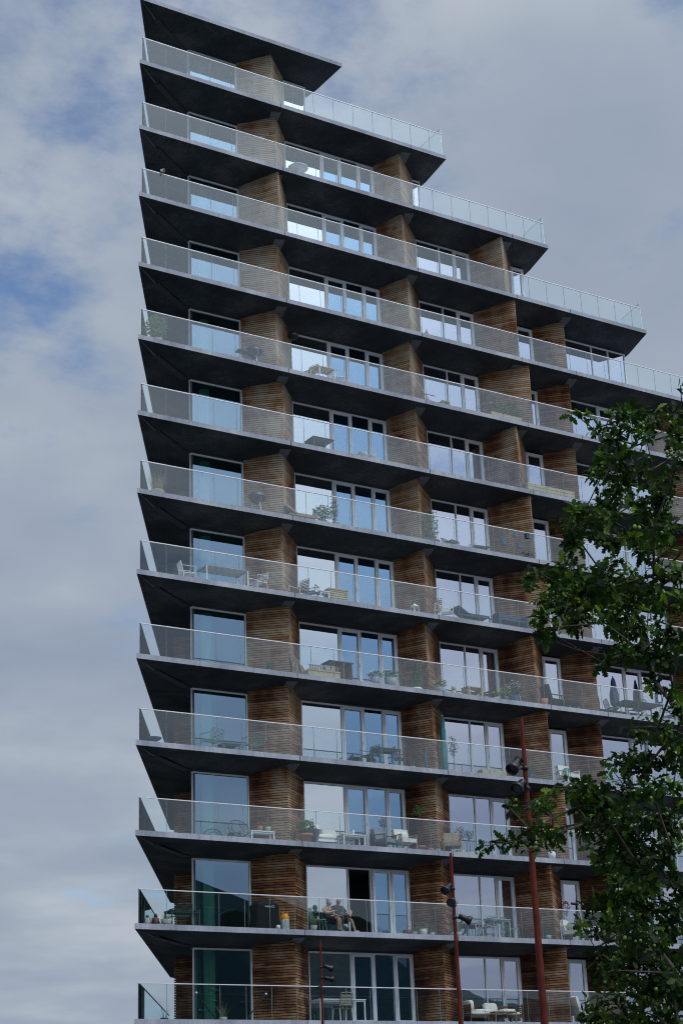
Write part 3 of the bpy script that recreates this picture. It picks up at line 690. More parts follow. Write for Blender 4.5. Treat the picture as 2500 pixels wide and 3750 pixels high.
def gas_bottle(label, loc):
    t = thing('gas_bottle', label, 'gas bottle', loc); m = MB(); m.lathe([(.001, 0), (.13, 0), (.15, .04), (.15, .34), (.14, .38)], (0, 0, 0), 20); m.build('body', 'bottle', t)
    m = MB(); m.lathe([(.145, .36), (.15, .44), (.11, .54), (.085, .56)], (0, 0, 0), 20); 
    for a in (-.09, .09): m.tube([(a, -.03, .53), (a*1.1, -.03, .60), (a*.4, -.03, .63)], .016, 6)
    m.tube([(-.14, -.02, .46), (-.2, -.05, .45), (-.17, 0, .3)], .012, 6); m.build('collar', 'orange', t)
    m = MB()
    for z in (.08, .15, .22, .29):
        for s_ in (-1, 1): m.bar((s_*.012, -.153, z), (s_*.075, -.135, z+.055), .022, .006)
    m.build('chevron', 'chev', t); return t
gas_bottle('gas bottle with orange top and dark chevrons beside the covered grill', P(12, 5.80, .42))
t = thing('white_ball', 'small round white lantern at the foot of the covered grill', 'lantern', P(12, 5.43, .24)); m = MB(); m.ball((0, 0, .08), .08, 12); m.build('globe', 'white', t); m = MB(); m.lathe([(.05, 0), (.04, .01)], (0, 0, 0), 12); m.build('base', 'greypot', t)

# people: one skinned body each
def skinned(name, chains, mats, parent=None, sub=2, root=0):
    me = bpy.data.meshes.new(name); vs = []; es = []; rs = []; idx = {}
    for ch in chains:
        prev = None
        for key, co_, r_ in ch:
            if key in idx and key is not None: i = idx[key]
            else:
                i = len(vs); vs.append(co_); rs.append(r_)
                if key is not None: idx[key] = i
            if prev is not None: es.append((prev, i))
            prev = i
    me.from_pydata(vs, es, []); me.materials.append(M[mats])
    o = bpy.data.objects.new(name, me); COL.objects.link(o)
    if parent: o.parent = parent
    o.modifiers.new('skin', 'SKIN')
    if not me.skin_vertices: return o
    for d_, r_ in zip(me.skin_vertices[0].data, rs):
        d_.radius = (r_, r_) if not isinstance(r_, tuple) else r_; d_.use_root = False
    me.skin_vertices[0].data[root].use_root = True
    o.modifiers['skin'].use_smooth_shade = True
    s_ = o.modifiers.new('sub', 'SUBSURF'); s_.levels = sub; s_.render_levels = sub; return o
def handfingers(w, dirv, side, tag_):
    """five finger chains rooted in a palm that continues the wrist 'w' along dirv"""
    w = Vector(w); d = Vector(dirv).normalized(); s_ = d.cross(Vector((0, 0, 1))).normalized()*side; dn = Vector((0, 0, -1))
    palm = w + d*.07; ch = [[('wr'+tag_, tuple(w), .026), ('pa'+tag_, tuple(palm), (.036))]]
    for i, (off, ln) in enumerate(((-.030, .075), (-.010, .085), (.012, .08), (.031, .062))):
        b = palm + d*.02 + s_*off; k1 = b + d*ln*.5 + dn*.006; k2 = b + d*ln*.85 + dn*.028
        ch.append([('pa'+tag_, tuple(palm), .036), (None, tuple(b), .010), (None, tuple(k1), .009), (None, tuple(k2), .008)])
    th = w + d*.035 - s_*.035; ch.append([('pa'+tag_, tuple(palm), .036), (None, tuple(th), .011), (None, tuple(th + d*.045 - s_*.018), .009)])
    return ch
def head(body, c, yaw, hair, bald=False, glasses=False, bun=False):
    """face details and hair as children placed on the skinned head"""
    R = Matrix.Rotation(yaw, 3, 'Z'); c = Vector(c)
    def pt(x, y, z): return c + R @ Vector((x, y, z))
    m = MB(); m.ball((0, 0, 0), .086, 18, 0, 1.28, .90, 1.08); o = m.build('face', 'skin', body); o.location = c; o.rotation_euler = (0, 0, yaw)
    for v in o.data.vertices:
        if v.co.z < -.03: v.co.x *= .82; v.co.y *= .9
    m = MB(); m.tube([pt(0, -.088, .02), pt(0, -.098, -.016), pt(0, -.088, -.026)], [.006, .011, .008], 6); m.build('nose', 'skin', body)
    m = MB()
    for s_ in (-1, 1): m.ball(pt(s_*.030, -.080, .014), .013, 8, 0, .7)
    m.build('eye', 'eye', body)
    m = MB()
    for s_ in (-1, 1): m.ball(pt(s_*.030, -.090, .014), .006, 6)
    m.build('pupil', 'dark', body)
    m = MB(); m.tube([pt(-.024, -.083, -.050), pt(0, -.090, -.052), pt(.024, -.083, -.050)], [.004, .007, .004], 6); m.build('mouth', 'lip', body)
    m = MB()
    for s_ in (-1, 1): m.ball(pt(s_*.080, .004, .0), .022, 8, 0, 1.4, .4)
    m.build('ear', 'skin', body)
    if bald:
        m = MB(); m.ball((0, 0, 0), .0875, 16, 0, 1.27, .93, 1.06); 
        o = m.build('hair', 'hairgrey', body); o.location = c+Vector((0, .010, -.006)); o.rotation_euler = (0, 0, yaw)
        for v in o.data.vertices:
            if v.co.z > .04 or v.co.y < .01: v.co *= .93
    else:
        m = MB(); m.ball((0, .016, .026), .096, 16, 0, 1.12, .98, 1.05)
        for i in range(14):
            a = random.uniform(0, 6.28); m.tube([(0, .05, .12), (math.cos(a)*.05, .07+math.sin(a)*.04, .14+random.uniform(0, .04))], [.012, .003], 5)
        if bun: m.ball((-.03, .06, .13), .042, 10)
        o = m.build('hair', hair, body); o.location = c; o.rotation_euler = (0, 0, yaw)
        for v in o.data.vertices:
            if v.co.y < -.05 and v.co.z < .05: v.co.y = -.05
    if glasses:
        m = MB()
        for s_ in (-1, 1):
            pts = [pt(s_*.031+.022*math.cos(a), -.098, .012+.017*math.sin(a)) for a in [2*PI*k/10 for k in range(11)]]
            m.tube(pts, .0028, 5); m.tube([pt(s_*.053, -.094, .016), pt(s_*.078, -.01, .014)], .0026, 5)
        m.tube([pt(-.010, -.1, .014), pt(.010, -.1, .014)], .0028, 5); m.build('glasses', 'dark', body)

def man():
    t = thing('person', 'bald seated person in glasses, black shirt and shorts, one ankle on the other knee', 'person', P(12, 8.22, .80))
    hip = (0, .12, .47); kL = (.27, -.33, .47); aL = (.38, -.40, .09); kR = (.42, -.12, .80); aR = (.20, -.36, .55)
    tor = [('hip', hip, .135), ('wst', (0, .16, .62), .125), ('chs', (0, .15, .80), .120), ('ubk', (0, .13, .93), .085), ('nck', (.01, .09, 1.02), .052), ('hd', (.02, .06, 1.13), .078)]
    armR = [('ubk', (0, .13, .93), .085), ('shR', (-.19, .13, .92), .062), ('elR', (-.30, .02, .69), .046), ('wrR', (-.12, -.18, .60), .028)]
    armL = [('ubk', (0, .13, .93), .085), ('shL', (.19, .12, .92), .062), ('elL', (.31, -.02, .70), .046), ('wrL', (.22, -.26, .68), .028)]
    legA = [('hip', hip, .135), ('hL', (.10, .06, .46), .095), ('kL', kL, .062), ('cL', (.33, -.35, .30), .056), ('aL', aL, .036), ('hl', (.385, -.37, .045), .036), ('tL', (.43, -.54, .035), .032)]
    legB = [('hip', hip, .135), ('hR', (-.08, .06, .48), .095), ('kR', kR, .062), ('cR', (.32, -.22, .69), .056), ('aR', aR, .036), ('hr', (.17, -.38, .55), .036), ('tR', (.06, -.50, .61), .032)]
    ch = [tor, armR, armL, legA, legB] + handfingers((-.12, -.18, .60), (.8, -.5, -.05), 1, 'R') + handfingers((.22, -.26, .68), (-.2, -.5, -.15), -1, 'L')
    skinned('body', ch, 'skin', t)
    sh = [[('hip', (0, .12, .50), .165), ('wst', (0, .16, .63), .165), ('chs', (0, .15, .80), .178), ('ubk', (0, .13, .925), .125), ('nk', (.005, .11, 1.0), .062)],
          [('ubk', (0, .13, .925), .112), ('shR', (-.19, .13, .915), .088), ('elR', (-.30, .02, .69), .068), ('fR', (-.24, -.05, .66), .055)],
          [('ubk', (0, .13, .925), .112), ('shL', (.19, .12, .915), .088), ('elL', (.31, -.02, .70), .068), ('fL', (.285, -.09, .695), .055)]]
    skinned('shirt', sh, 'shirt', t)
    so_ = [[('hip', hip, .165), ('hL', (.10, .06, .465), .128), ('kL', (.24, -.27, .475), .094)], [('hip', hip, .165), ('hR', (-.08, .06, .485), .128), ('kR', (.30, -.07, .72), .094)]]
    skinned('shorts', so_, 'dress', t)
    skinned('sock', [[('a', (.365, -.39, .15), .043), ('b', (.385, -.385, .06), .043)]], 'sock', t, 1)
    skinned('sock', [[('a', (.235, -.33, .585), .043), ('b', (.185, -.375, .55), .043)]], 'sock', t, 1)
    skinned('shoe', [[('a', (.383, -.36, .045), .044), ('b', (.41, -.46, .04), .046), ('c', (.435, -.56, .035), .036)]], 'sock', t, 1)
    skinned('shoe', [[('a', (.175, -.375, .545), .044), ('b', (.12, -.44, .575), .046), ('c', (.055, -.51, .615), .036)]], 'shirt', t, 1)
    head(t, (.02, .045, 1.135), -.40, 'hairgrey', True, True)
man()
def woman():
    t = thing('person', 'seated person with tied-up grey hair, bare shoulders, black dress and bare legs', 'person', P(12, 7.78, .80))
    hip = (0, .12, .46)
    tor = [('hip', hip, .135), ('wst', (0, .15, .60), .112), ('chs', (-.01, .13, .76), .105), ('ubk', (-.01, .11, .87), .075), ('nck', (.02, .07, .95), .046), ('hd', (.05, .03, 1.05), .074)]
    armR = [('ubk', (-.01, .11, .87), .075), ('shR', (-.17, .10, .86), .056), ('elR', (-.14, -.10, .70), .042), ('wrR', (.10, -.17, .76), .026)]
    armL = [('ubk', (-.01, .11, .87), .075), ('shL', (.16, .10, .86), .056), ('elL', (.24, .0, .66), .042), ('wrL', (.06, -.20, .60), .026)]
    legA = [('hip', hip, .135), ('hL', (.09, .06, .45), .09), ('kL', (.24, -.36, .49), .058), ('cL', (.245, -.36, .32), .052), ('aL', (.27, -.38, .08), .034), ('tL', (.30, -.52, .03), .030)]
    legB = [('hip', hip, .135), ('hR', (-.07, .06, .45), .09), ('kR', (.14, -.40, .52), .058), ('cR', (.13, -.42, .36), .052), ('aR', (.17, -.36, .14), .034), ('tR', (.12, -.50, .10), .030)]
    ch = [tor, armR, armL, legA, legB] + handfingers((.10, -.17, .76), (.9, -.1, .3), 1, 'R') + handfingers((.06, -.20, .60), (-.5, -.5, -.1), -1, 'L')
    skinned('body', ch, 'skin', t)
    dr = [[('ch', (-.01, .12, .82), .165), ('w', (0, .15, .64), .158), ('hip', (0, .12, .47), .175), ('hL', (.09, .04, .46), .135), ('kL', (.22, -.30, .49), .10)], [('hip', (0, .12, .47), .175), ('hR', (-.07, .04, .46), .135), ('kR', (.12, -.34, .51), .10)]]
    skinned('dress', dr, 'dress', t)
    head(t, (.05, .015, 1.055), .15, 'hairgrey', False, False, True)
woman()
chair('dark slatted chair under the person in the black dress', P(12, 7.76, .92), 'darkgreen', 0., True, 7, .56, .5, .40, .80)
chair('dark slatted chair under the person in glasses', P(12, 8.24, .92), 'darkgreen', 0., True, 7, .52, .5, .40, .76)
chair('empty pale green chair with slatted seat left of the two seated people', P(12, 7.25, .62), 'palegreen', 1.3, False, 7, .44, .42, .44, .82)
t = thing('drinking_glass', 'small glasses of drink on the empty chair seat', 'glass', P(12, 7.22, .60, .447)); m = MB(); m.lathe([(.03, 0), (.035, .1)], (0, 0, 0), 10); m.build('bowl', 'sock', t); m = MB(); m.lathe([(.001, 0), (.03, .003)], (0, 0, 0), 10); m.build('foot', 'sock', t)
plant('grass_pot', 'long-bladed grass spilling from a pot left of the seated people', 'plant', P(12, 6.92, .40), .13, .20, 'stonepot', 'taper', 'grass', 'grassg', .30, .42, 60, .05, 5)
def basket(label, loc):
    t = thing('basket', label, 'basket', loc); m = MB(); m.lathe([(.001, 0), (.14, 0), (.18, .18), (.165, .18), (.14, .04), (.001, .03)], (0, 0, 0), 16); m.build('bowl', 'darkred', t)
    m = MB(); m.tube([(.17*math.cos(a), 0, .18+.17*math.sin(a)) for a in [PI*k/8 for k in range(9)]], .008, 6); m.build('handle', 'wicker', t)
basket('dark red basket with a hoop handle before the open balcony door', P(12, 10.82, .45))
plant('herb_pot', 'small round green plant in a pot right of the red basket', 'plant', P(12, 11.10, .42), .09, .14, 'stonepot', 'round', 'bush', 'leafa', .13, .16, 50, .05, 6)
plant('leafy_pot', 'spreading plant in a cream pot at the foot of the second timber wall', 'plant', P(12, 11.50, .42), .14, .24, 'cream', 'taper', 'bush', 'leafo', .24, .26, 70, .07, 7)
plant('spider_pot', 'thin arching grass in a low pot beside the cream pot', 'plant', P(12, 11.86, .42), .10, .12, 'stonepot', 'taper', 'grass', 'leafo', .22, .38, 34, .05, 8)
plant('grass_pot', 'pale grass in a planter below the lower spotlight mast lamps', 'plant', P(12, 12.95, .48), .22, .18, 'stonepot', 'round', 'grass', 'grassg', .3, .34, 90, .05, 9)
table('grey low table behind the pale grass on the second lowest balcony', P(12, 13.7, 1.1), .9, .6, .62, 'greypot')
chair('grey slatted armchair facing the bistro table on the second lowest balcony', P(12, 14.60, .75), 'greypot', -1.2, True, 6, .5, .46, .45, .86, False)
table('narrow grey bistro table between two chairs on the second lowest balcony', P(12, 15.12, .85), .8, .6, .74, 'greypot')
chair('pale green chair right of the bistro table on the second lowest balcony', P(12, 15.72, .85), 'palegreen', 1.4, False, 6, .46, .44, .44, .84)
plant('grass_pot', 'silvery drooping grass in a pot right of the tallest rust-red mast', 'plant', P(12, 17.06, .35), .12, .18, 'greypot', 'taper', 'grass', 'leafo', .28, .5, 60, .05, 10)
plant('tall_plant', 'tall spindly flowering plant beside the narrow door of the second lowest balcony', 'plant', P(12, 18.5, .95), .16, .3, 'terra', 'taper', 'bush', 'leafo', .18, .55, 60, .06, 11, petals=['petr'], trunk=.75)
def scope(label, loc):
    t = thing('telescope', label, 'telescope', loc); m = MB(); m.tube([(-.26, 0, 1.5), (.05, 0, 1.49)], [.045, .05], 12); m.build('tube', 'black', t)
    m = MB(); m.tube([(.05, 0, 1.49), (.27, 0, 1.485)], [.052, .06], 12); m.build('barrel', 'rail', t)
    for a in (0, 2.1, 4.2):
        m = MB(); m.bar((0, 0, 1.42), (.36*math.cos(a), .36*math.sin(a), 0), .03); m.build('leg', 'black', t)
scope('black and silver telescope on a tripod before the narrow door', P(12, 19.05, .95))
def armchair(label, loc, rz=0., mat='white', cush='cream', pil=None, wide=.66):
    t = thing('armchair', label, 'armchair', loc, rz); m = MB(); m.box((0, -.03, .36), (wide-.06, .58, .14)); m.build('seat', cush, t)
    m = MB(); m.box((0, .27, .62), (wide-.06, .12, .44), 0, 0, -.2); m.build('backrest', cush, t)
    for s_ in (-1, 1):
        m = MB(); x = s_*wide/2
        m.bar((x, -.30, 0), (x, -.26, .56), .03); m.bar((x, .30, 0), (x, .34, .72), .03); m.bar((x, -.3, .56), (x, .34, .6), .035)
        for i in range(6): m.bar((x, -.22+i*.09, .3), (x, -.22+i*.09, .57), .012)
        m.bar((x, -.28, .3), (x, .32, .3), .025); m.build('armrest', mat, t)
    m = MB()
    for i in range(8): m.bar((-wide/2+.05+i*(wide-.1)/7, .31, .28), (-wide/2+.05+i*(wide-.1)/7, .40, .78), .012)
    m.bar((-wide/2, .40, .78), (wide/2, .40, .78), .03); m.bar((-wide/2, .3, .28), (wide/2, .3, .28), .025); m.bar((-wide/2, -.28, .28), (wide/2, -.28, .28), .025); m.build('frame', mat, t)
    if pil:
        m = MB(); m.ball((.05, .12, .58), .17, 12, 0, 1.0, 1.2, .5); m.build('pillow', pil, t)
    return t
armchair('white wooden armchair with a lime pillow on the second lowest balcony', P(12, 18.45, .62), .5, 'white', 'cream', 'leafy')
table('small white side table right of the armchair with the lime pillow', P(12, 19.5, .8), .6, .5, .62, 'white')
def parasol(label, loc, h, r, mat, pole='greypot', base=True, h0=.55):
    t = thing('closed_parasol', label, 'parasol', loc); m = MB(); n = 20; prof = [(r*.55, h0), (r*.95, h0+.12), (r, h0+.5), (r*.72, h*.75), (r*.45, h*.93), (.02, h)]
    vs = [(rr*(1+.22*math.sin(5*a+z*1.7))*math.cos(a), rr*(1+.22*math.sin(5*a+z*1.7))*math.sin(a), z) for rr, z in prof for a in [2*PI*k/n for k in range(n)]]
    m.add(vs, [(i*n+k, i*n+(k+1) % n, (i+1)*n+(k+1) % n, (i+1)*n+k) for i in range(len(prof)-1) for k in range(n)], 0, True)
    m.build('canopy', mat, t); m = MB(); m.tube([(0, 0, .02), (0, 0, h+.05)], .02, 8); m.build('pole', pole, t)
    m = MB(); m.lathe([(.001, 0), (.2, 0), (.2, .05), (.03, .08)], (0, 0, 0), 16); m.build('base', pole, t)
    m = MB(); m.lathe([(r*.8, h0+.66), (r*.82, h0+.7)], (0, 0, 0), 14); m.build('strap', 'dark', t); return t
parasol('closed black parasol standing at the timber wall of the second lowest balcony', P(12, 20.55, .62), 2.18, .13, 'blackcloth')
armchair('pale cushioned garden armchair half hidden by oak leaves on the second lowest balcony', P(12, 22.3, .8), 0., 'greypot', 'cream')

# --- third balcony from the bottom (11)
def hoop_chair(label, loc, rz=0.):
    t = thing('hoop_chair', label, 'chair', loc, rz); m = MB()
    m.tube([(.40*math.cos(a), .12*math.sin(a)-.02, .42+.30*math.sin(a)) for a in [2*PI*k/24 for k in range(25)]], .016, 6)
    m.tube([(.2*math.cos(a), .1+.05*math.sin(a), .44+.17*math.sin(a)) for a in [2*PI*k/18 for k in range(19)]], .012, 6)
    for i in range(14):
        a = 2*PI*i/14; m.tube([(.2*math.cos(a), .1, .44+.17*math.sin(a)), (.4*math.cos(a), .12*math.sin(a)-.02, .42+.3*math.sin(a))], .005, 4)
    m.build('seat', 'dark', t)
    for s_ in (-1, 1):
        m = MB(); m.tube([(s_*.30, -.1, .26), (s_*.46, -.18, 0)], .012, 6); m.tube([(s_*.30, .1, .26), (s_*.40, .25, 0)], .012, 6); m.build('leg', 'dark', t)
hoop_chair('black round wire hoop chair by the corner window, third balcony from the bottom', P(11, 4.2, .7))
table('low white bench carrying two flower pots on the third lowest balcony', P(11, 5.05, .62), .95, .34, .36, 'white', cat='bench')
plant('small_pot', 'left pot on the low white bench, terracotta with pinkish flowers', 'plant', P(11, 5.0, .6, .36), .10, .18, 'terra', 'taper', 'bush', 'leafa', .12, .14, 40, .05, 12, petals=['petr'])
plant('small_pot', 'right pot on the low white bench, pale with a taller green plant', 'plant', P(11, 5.32, .6, .36), .10, .17, 'stonepot', 'taper', 'bush', 'leafa', .11, .24, 46, .05, 13)
plant('terracotta_planter', 'big terracotta pot with a leafy shrub beside the first timber wall corner', 'plant', P(11, 6.75, .45), .25, .34, 'terra', 'rim', 'bush', 'leafa', .34, .56, 210, .10, 14)
t = sofa('low white sofa with grey pillows behind the white table, third lowest balcony', P(11, 8.1, 1.05), 1.5, 'white', 'cream')
t = thing('floor_cushion', 'dark blue cushion leaning against the left end of the white sofa', 'cushion', P(11, 7.22, .75)); m = MB(); m.box((0, 0, .3), (.12, .42, .58), .3, 0, 0, .35); m.build('pad', 'navy', t); m = MB(); m.box((0, -.02, .02), (.3, .4, .03)); m.build('base', 'darkgrey', t)
table('white slim coffee table before the white sofa, third lowest balcony', P(11, 8.63, .45), .95, .45, .42, 'white')
armchair('dark low armchair between the balcony doors on the third lowest balcony', P(11, 10.3, .85), .3, 'darkgrey', 'greyfab')
t = armchair('wicker armchair with puffy cream cushions on the third lowest balcony', P(11, 11.02, .62), 0., 'wicker', 'cream', 'cream')
plant('standard_tree', 'slim lollipop tree in a terracotta pot before the second timber wall', 'potted tree', P(11, 11.60, .5), .2, .2, 'terra', 'rim', 'bush', 'leafa', .22, .45, 90, .07, 15, trunk=1.1)
plant('herb_pot', 'small brown pot with herbs right of the slim lollipop tree', 'plant', P(11, 11.98, .4), .12, .14, 'terra', 'round', 'bush', 'leafo', .14, .2, 40, .05, 16)
plant('herb_pot', 'blue-grey glazed pot with a low plant beside the small brown pot', 'plant', P(11, 12.3, .4), .11, .13, 'greypot', 'round', 'bush', 'leafo', .12, .14, 30, .05, 17)
armchair('tan woven tub armchair at the corner of the second timber wall', P(11, 13.1, .62), -.5, 'wicker', 'wicker')
plant('olive_tree', 'bushy olive tree behind the tan armchair, third lowest balcony', 'potted tree', P(11, 13.70, .95), .17, .24, 'stonepot', 'taper', 'bush', 'leafo', .28, .52, 150, .06, 18, trunk=.38)
plant('olive_tree', 'smaller round olive tree right of the bushy one, third lowest balcony', 'potted tree', P(11, 14.15, .95), .14, .2, 'stonepot', 'taper', 'bush', 'leafo', .2, .36, 120, .05, 19, trunk=.5)
plant('herb_pot', 'tall dark blue pot at the right window end, third lowest balcony', 'plant', P(11, 15.38, .55), .15, .4, 'navy', 'taper', 'bush', 'leafa', .14, .12, 30, .05, 20)
plant('white_pot', 'white flower pot at the foot of the third timber wall', 'plant', P(11, 17.6, .42), .16, .32, 'white', 'taper', 'bush', 'leafo', .1, .06, 14, .04, 21)

# --- fourth balcony from the bottom (10)
def bowl(label, loc):
    t = thing('fire_bowl', label, 'bowl', loc); m = MB(); m.lathe([(.001, .10), (.12, .11), (.26, .18), (.31, .23), (.295, .235), (.2, .17), (.001, .14)], (0, 0, 0), 22); m.build('bowl', 'navy', t)
    m = MB(); m.lathe([(.12, 0), (.1, .11)], (0, 0, 0), 14); m.build('foot', 'darkgrey', t)
bowl('shallow dark bowl at the sharp corner of the fourth lowest balcony', P(10, .86, .48))
chair('pale green wire armchair in front of the corner window, left one of the pair', P(10, 3.2, .70), 'palegreen', PI+.25, True, 9, .56, .52, .40, .76)
chair('pale green wire armchair in front of the corner window, right one of the pair', P(10, 4.85, .68), 'palegreen', PI+.15, True, 9, .56, .52, .40, .74)
table('low dark table between the two pale green wire armchairs', P(10, 4.0, .9), .7, .5, .38, 'darkgreen')
chair('green slatted chair left of the small dark green table', P(10, 9.75, .75), 'darkgreen', -1.3, True, 7, .5, .46, .44, .86, False)
table('small dark green metal table between the green chair and the red chair', P(10, 10.5, .8), .95, .62, .74, 'darkgreen')
chair('dark red slatted chair right of the small green table', P(10, 11.15, .72), 'darkred', 1.3, True, 7, .5, .46, .44, .84)
def figure(label, loc):
    t = thing('sculpture', label, 'sculpture', loc); m = MB(); m.tube([(0, 0, .04), (.03, 0, .25), (-.03, 0, .5), (.02, 0, .72), (0, 0, .8)], [.07, .05, .075, .05, .06], 10)
    m.tube([(0, 0, .6), (.12, 0, .68), (.08, 0, .8)], [.03, .02, .03], 8); m.build('body', 'navy', t); m = MB(); m.box((0, 0, .02), (.2, .2, .04)); m.build('base', 'darkgrey', t)
figure('blue slender sculpture against the second timber wall, fourth lowest balcony', P(10, 11.98, .42))
plant('dry_plant', 'dry feathery plant left of the blue sculpture', 'plant', P(10, 11.42, .45), .1, .12, 'greypot', 'taper', 'grass', 'leafo', .18, .38, 30, .05, 22)
parasol('closed teal parasol at the corner of the second timber wall', P(10, 13.02, .66), 2.22, .125, 'teal', 'white', True, .12)
plant('olive_tree', 'slender olive tree right of the closed teal parasol', 'potted tree', P(10, 13.50, .72), .15, .22, 'stonepot', 'taper', 'bush', 'leafo', .19, .8, 150, .06, 23, trunk=.5)
def planks(label, loc, w=1.1):
    t = thing('planter_box', label, 'planter', loc); m = MB(); m.box((0, 0, .14), (w, .32, .24)); m.build('box', 'pine', t); m = MB(); m.box((0, 0, .265), (w-.06, .26, .01)); m.build('soil', 'bark', t)
planks('low pale wooden box below the lilac windows, fourth lowest balcony', P(10, 15.1, .55))
plant('wall_plant', 'blue pot with wiry plant beside the tallest rust-red mast', 'plant', P(10, 17.1, .62), .13, .30, 'navy', 'taper', 'bush', 'leafo', .16, .5, 50, .07, 24)
plant('blue_pot', 'small dark blue pot at the foot of the third timber wall', 'plant', P(10, 17.62, .42), .11, .34, 'navy', 'round', 'bush', 'leafa', .08, .06, 12, .04, 25)
armchair('white wire armchair with cream and teal pillows by the narrow door', P(10, 18.9, .62), .1, 'white', 'cream', 'teal')

# --- fifth balcony from the bottom (9)
plant('grass_pot', 'small bushy green plant at the foot of the first timber wall, fifth lowest balcony', 'plant', P(9, 5.4, .45), .16, .12, 'darkgrey', 'taper', 'grass', 'leafa', .25, .36, 60, .05, 26)
def logs(label, loc):
    t = thing('driftwood_stack', label, 'driftwood', loc); rnd = random.Random(4)
    for i in range(6):
        m = MB(); x = -.12+.1*i; h = 1.0-.1*i
        m.tube([(x, .05, 0), (x+rnd.uniform(-.05, .05), .03, h*.4), (x-.06+rnd.uniform(-.04, .04), .06, h*.75), (x-.13, .08, h)], [.05, .055, .04, .025], 7); m.build('log', 'greywood', t)
logs('weathered driftwood branches leaning on the first timber wall corner', P(9, 6.62, .52))
def trough(label, loc):
    t = thing('planter_box', label, 'planter', loc); m = MB(); m.box((0, 0, .16), (1.35, .36, .3)); m.box((0, -.185, .31), (1.4, .03, .05)); m.build('box', 'pine', t)
    m = MB()
    for i in range(12): m.box((-.58+i*.106, -.19, .40), (.05, .022, .14))
    m.box((0, -.19, .48), (1.3, .026, .03)); m.build('fence', 'greywood', t)
    leafcloud(40, .55, .12, .06, .38, .07, random.Random(2)).build('foliage', 'leafa', t)
trough('long pale wooden planter with a little picket edge, fifth lowest balcony', P(9, 7.65, .5))
def crate_table(label, loc):
    t = thing('crate_table', label, 'table', loc); m = MB(); m.box((0, 0, .74), (1.05, .62, .035)); m.build('tabletop', 'darkgrey', t)
    for x in (.10, .46):
        m = MB(); m.box((x, 0, .36), (.03, .56, .72)); m.build('side_panel', 'greywood', t)
    for x, y in ((-.44, -.25), (-.44, .25)):
        m = MB(); m.bar((x, y, 0), (x, y, .72), .04); m.build('leg', 'darkgrey', t)
crate_table('dark topped table with grey plank sides before the balcony doors', P(9, 8.42, .62))
plant('flower_pot', 'left grey flower pot with white blossom, fifth lowest balcony', 'plant', P(9, 10.0, .5), .2, .36, 'greypot', 'taper', 'bush', 'leafa', .29, .26, 130, .07, 27, petals=['petw'])
plant('flower_pot', 'right grey flower pot with red and white blossom, fifth lowest balcony', 'plant', P(9, 10.66, .48), .24, .40, 'greypot', 'taper', 'bush', 'leafa', .32, .34, 150, .07, 28, petals=['petw', 'petr'])
plant('trailing_plant', 'low trailing green plant left of the small conifer', 'plant', P(9, 11.35, .45), .12, .12, 'darkgrey', 'taper', 'bush', 'leafa', .26, .22, 80, .06, 29)
plant('conifer', 'small cone-shaped conifer in a white bowl at the second timber wall', 'potted tree', P(9, 11.82, .5), .22, .16, 'white', 'round', 'cone', 'leafa', .26, 1.05, 420, .07, 30)
plant('flower_pot', 'round grey pot with red flowers at the second timber wall corner', 'plant', P(9, 12.92, .5), .2, .3, 'greypot', 'round', 'bush', 'leafa', .28, .3, 100, .07, 31, petals=['petr', 'petr', 'petw'])
def teddy(label, loc):
    t = thing('ornament', label, 'ornament', loc); m = MB(); m.ball((0, 0, .13), .13, 12, 0, 1.); m.ball((0, -.03, .3), .09, 12); m.ball((.26, 0, .1), .1, 12, 0, .9, 1.4); m.build('body', 'pine', t)
    m = MB(); m.ball((-.06, 0, .38), .03, 8); m.ball((.06, 0, .38), .03, 8); m.build('ear', 'pine', t)
teddy('pale rounded straw ornament between the red flowers and the wooden crate', P(9, 13.5, .48))
def crate(label, loc, w=.7, d=.45, h=.42, mat='pine'):
    t = thing('crate', label, 'crate', loc); m = MB()
    for s_ in (-1, 1):
        for i in range(2): m.box((s_*(w/2-.02), 0, .12+i*.22), (.03, d, .12))
    for x in (-w/2+.05, w/2-.05):
        for y in (-d/2+.03, d/2-.03): m.box((x, y, h/2), (.07, .05, h))
    m.build('frame', mat, t); m = MB()
    for i in range(4): m.box((0, -d/2+d*(i+.5)/4, h), (w+.06, d/4*.8, .035))
    m.build('tabletop', mat, t); m = MB(); m.box((0, d/2-.01, h/2), (w-.1, .02, h*.7)); m.build('panel', mat, t)
crate('rough pale wooden crate table before the lilac windows, fifth lowest balcony', P(9, 14.42, .5))
t = chair('low dark folded chair right of the rough wooden crate', P(9, 15.12, .55), 'dark', .4, False, 5, .5, .5, .3, .58)
plant('flower_pot', 'low green tuft in a pot, left of the yellow flowers', 'plant', P(9, 15.45, .38), .13, .14, 'stonepot', 'taper', 'grass', 'leafa', .2, .28, 80, .05, 32)
plant('flower_pot', 'yellow flowers in a pot on the fifth lowest balcony', 'plant', P(9, 15.9, .40), .18, .2, 'darkgrey', 'taper', 'bush', 'leafa', .28, .38, 130, .07, 33, petals=['pety'])
plant('flower_pot', 'tall white-flowering shrub in a blue pot beside the kettle grill', 'plant', P(9, 16.42, .5), .2, .3, 'navy', 'taper', 'bush', 'leafo', .34, .66, 190, .07, 34, petals=['petw'])
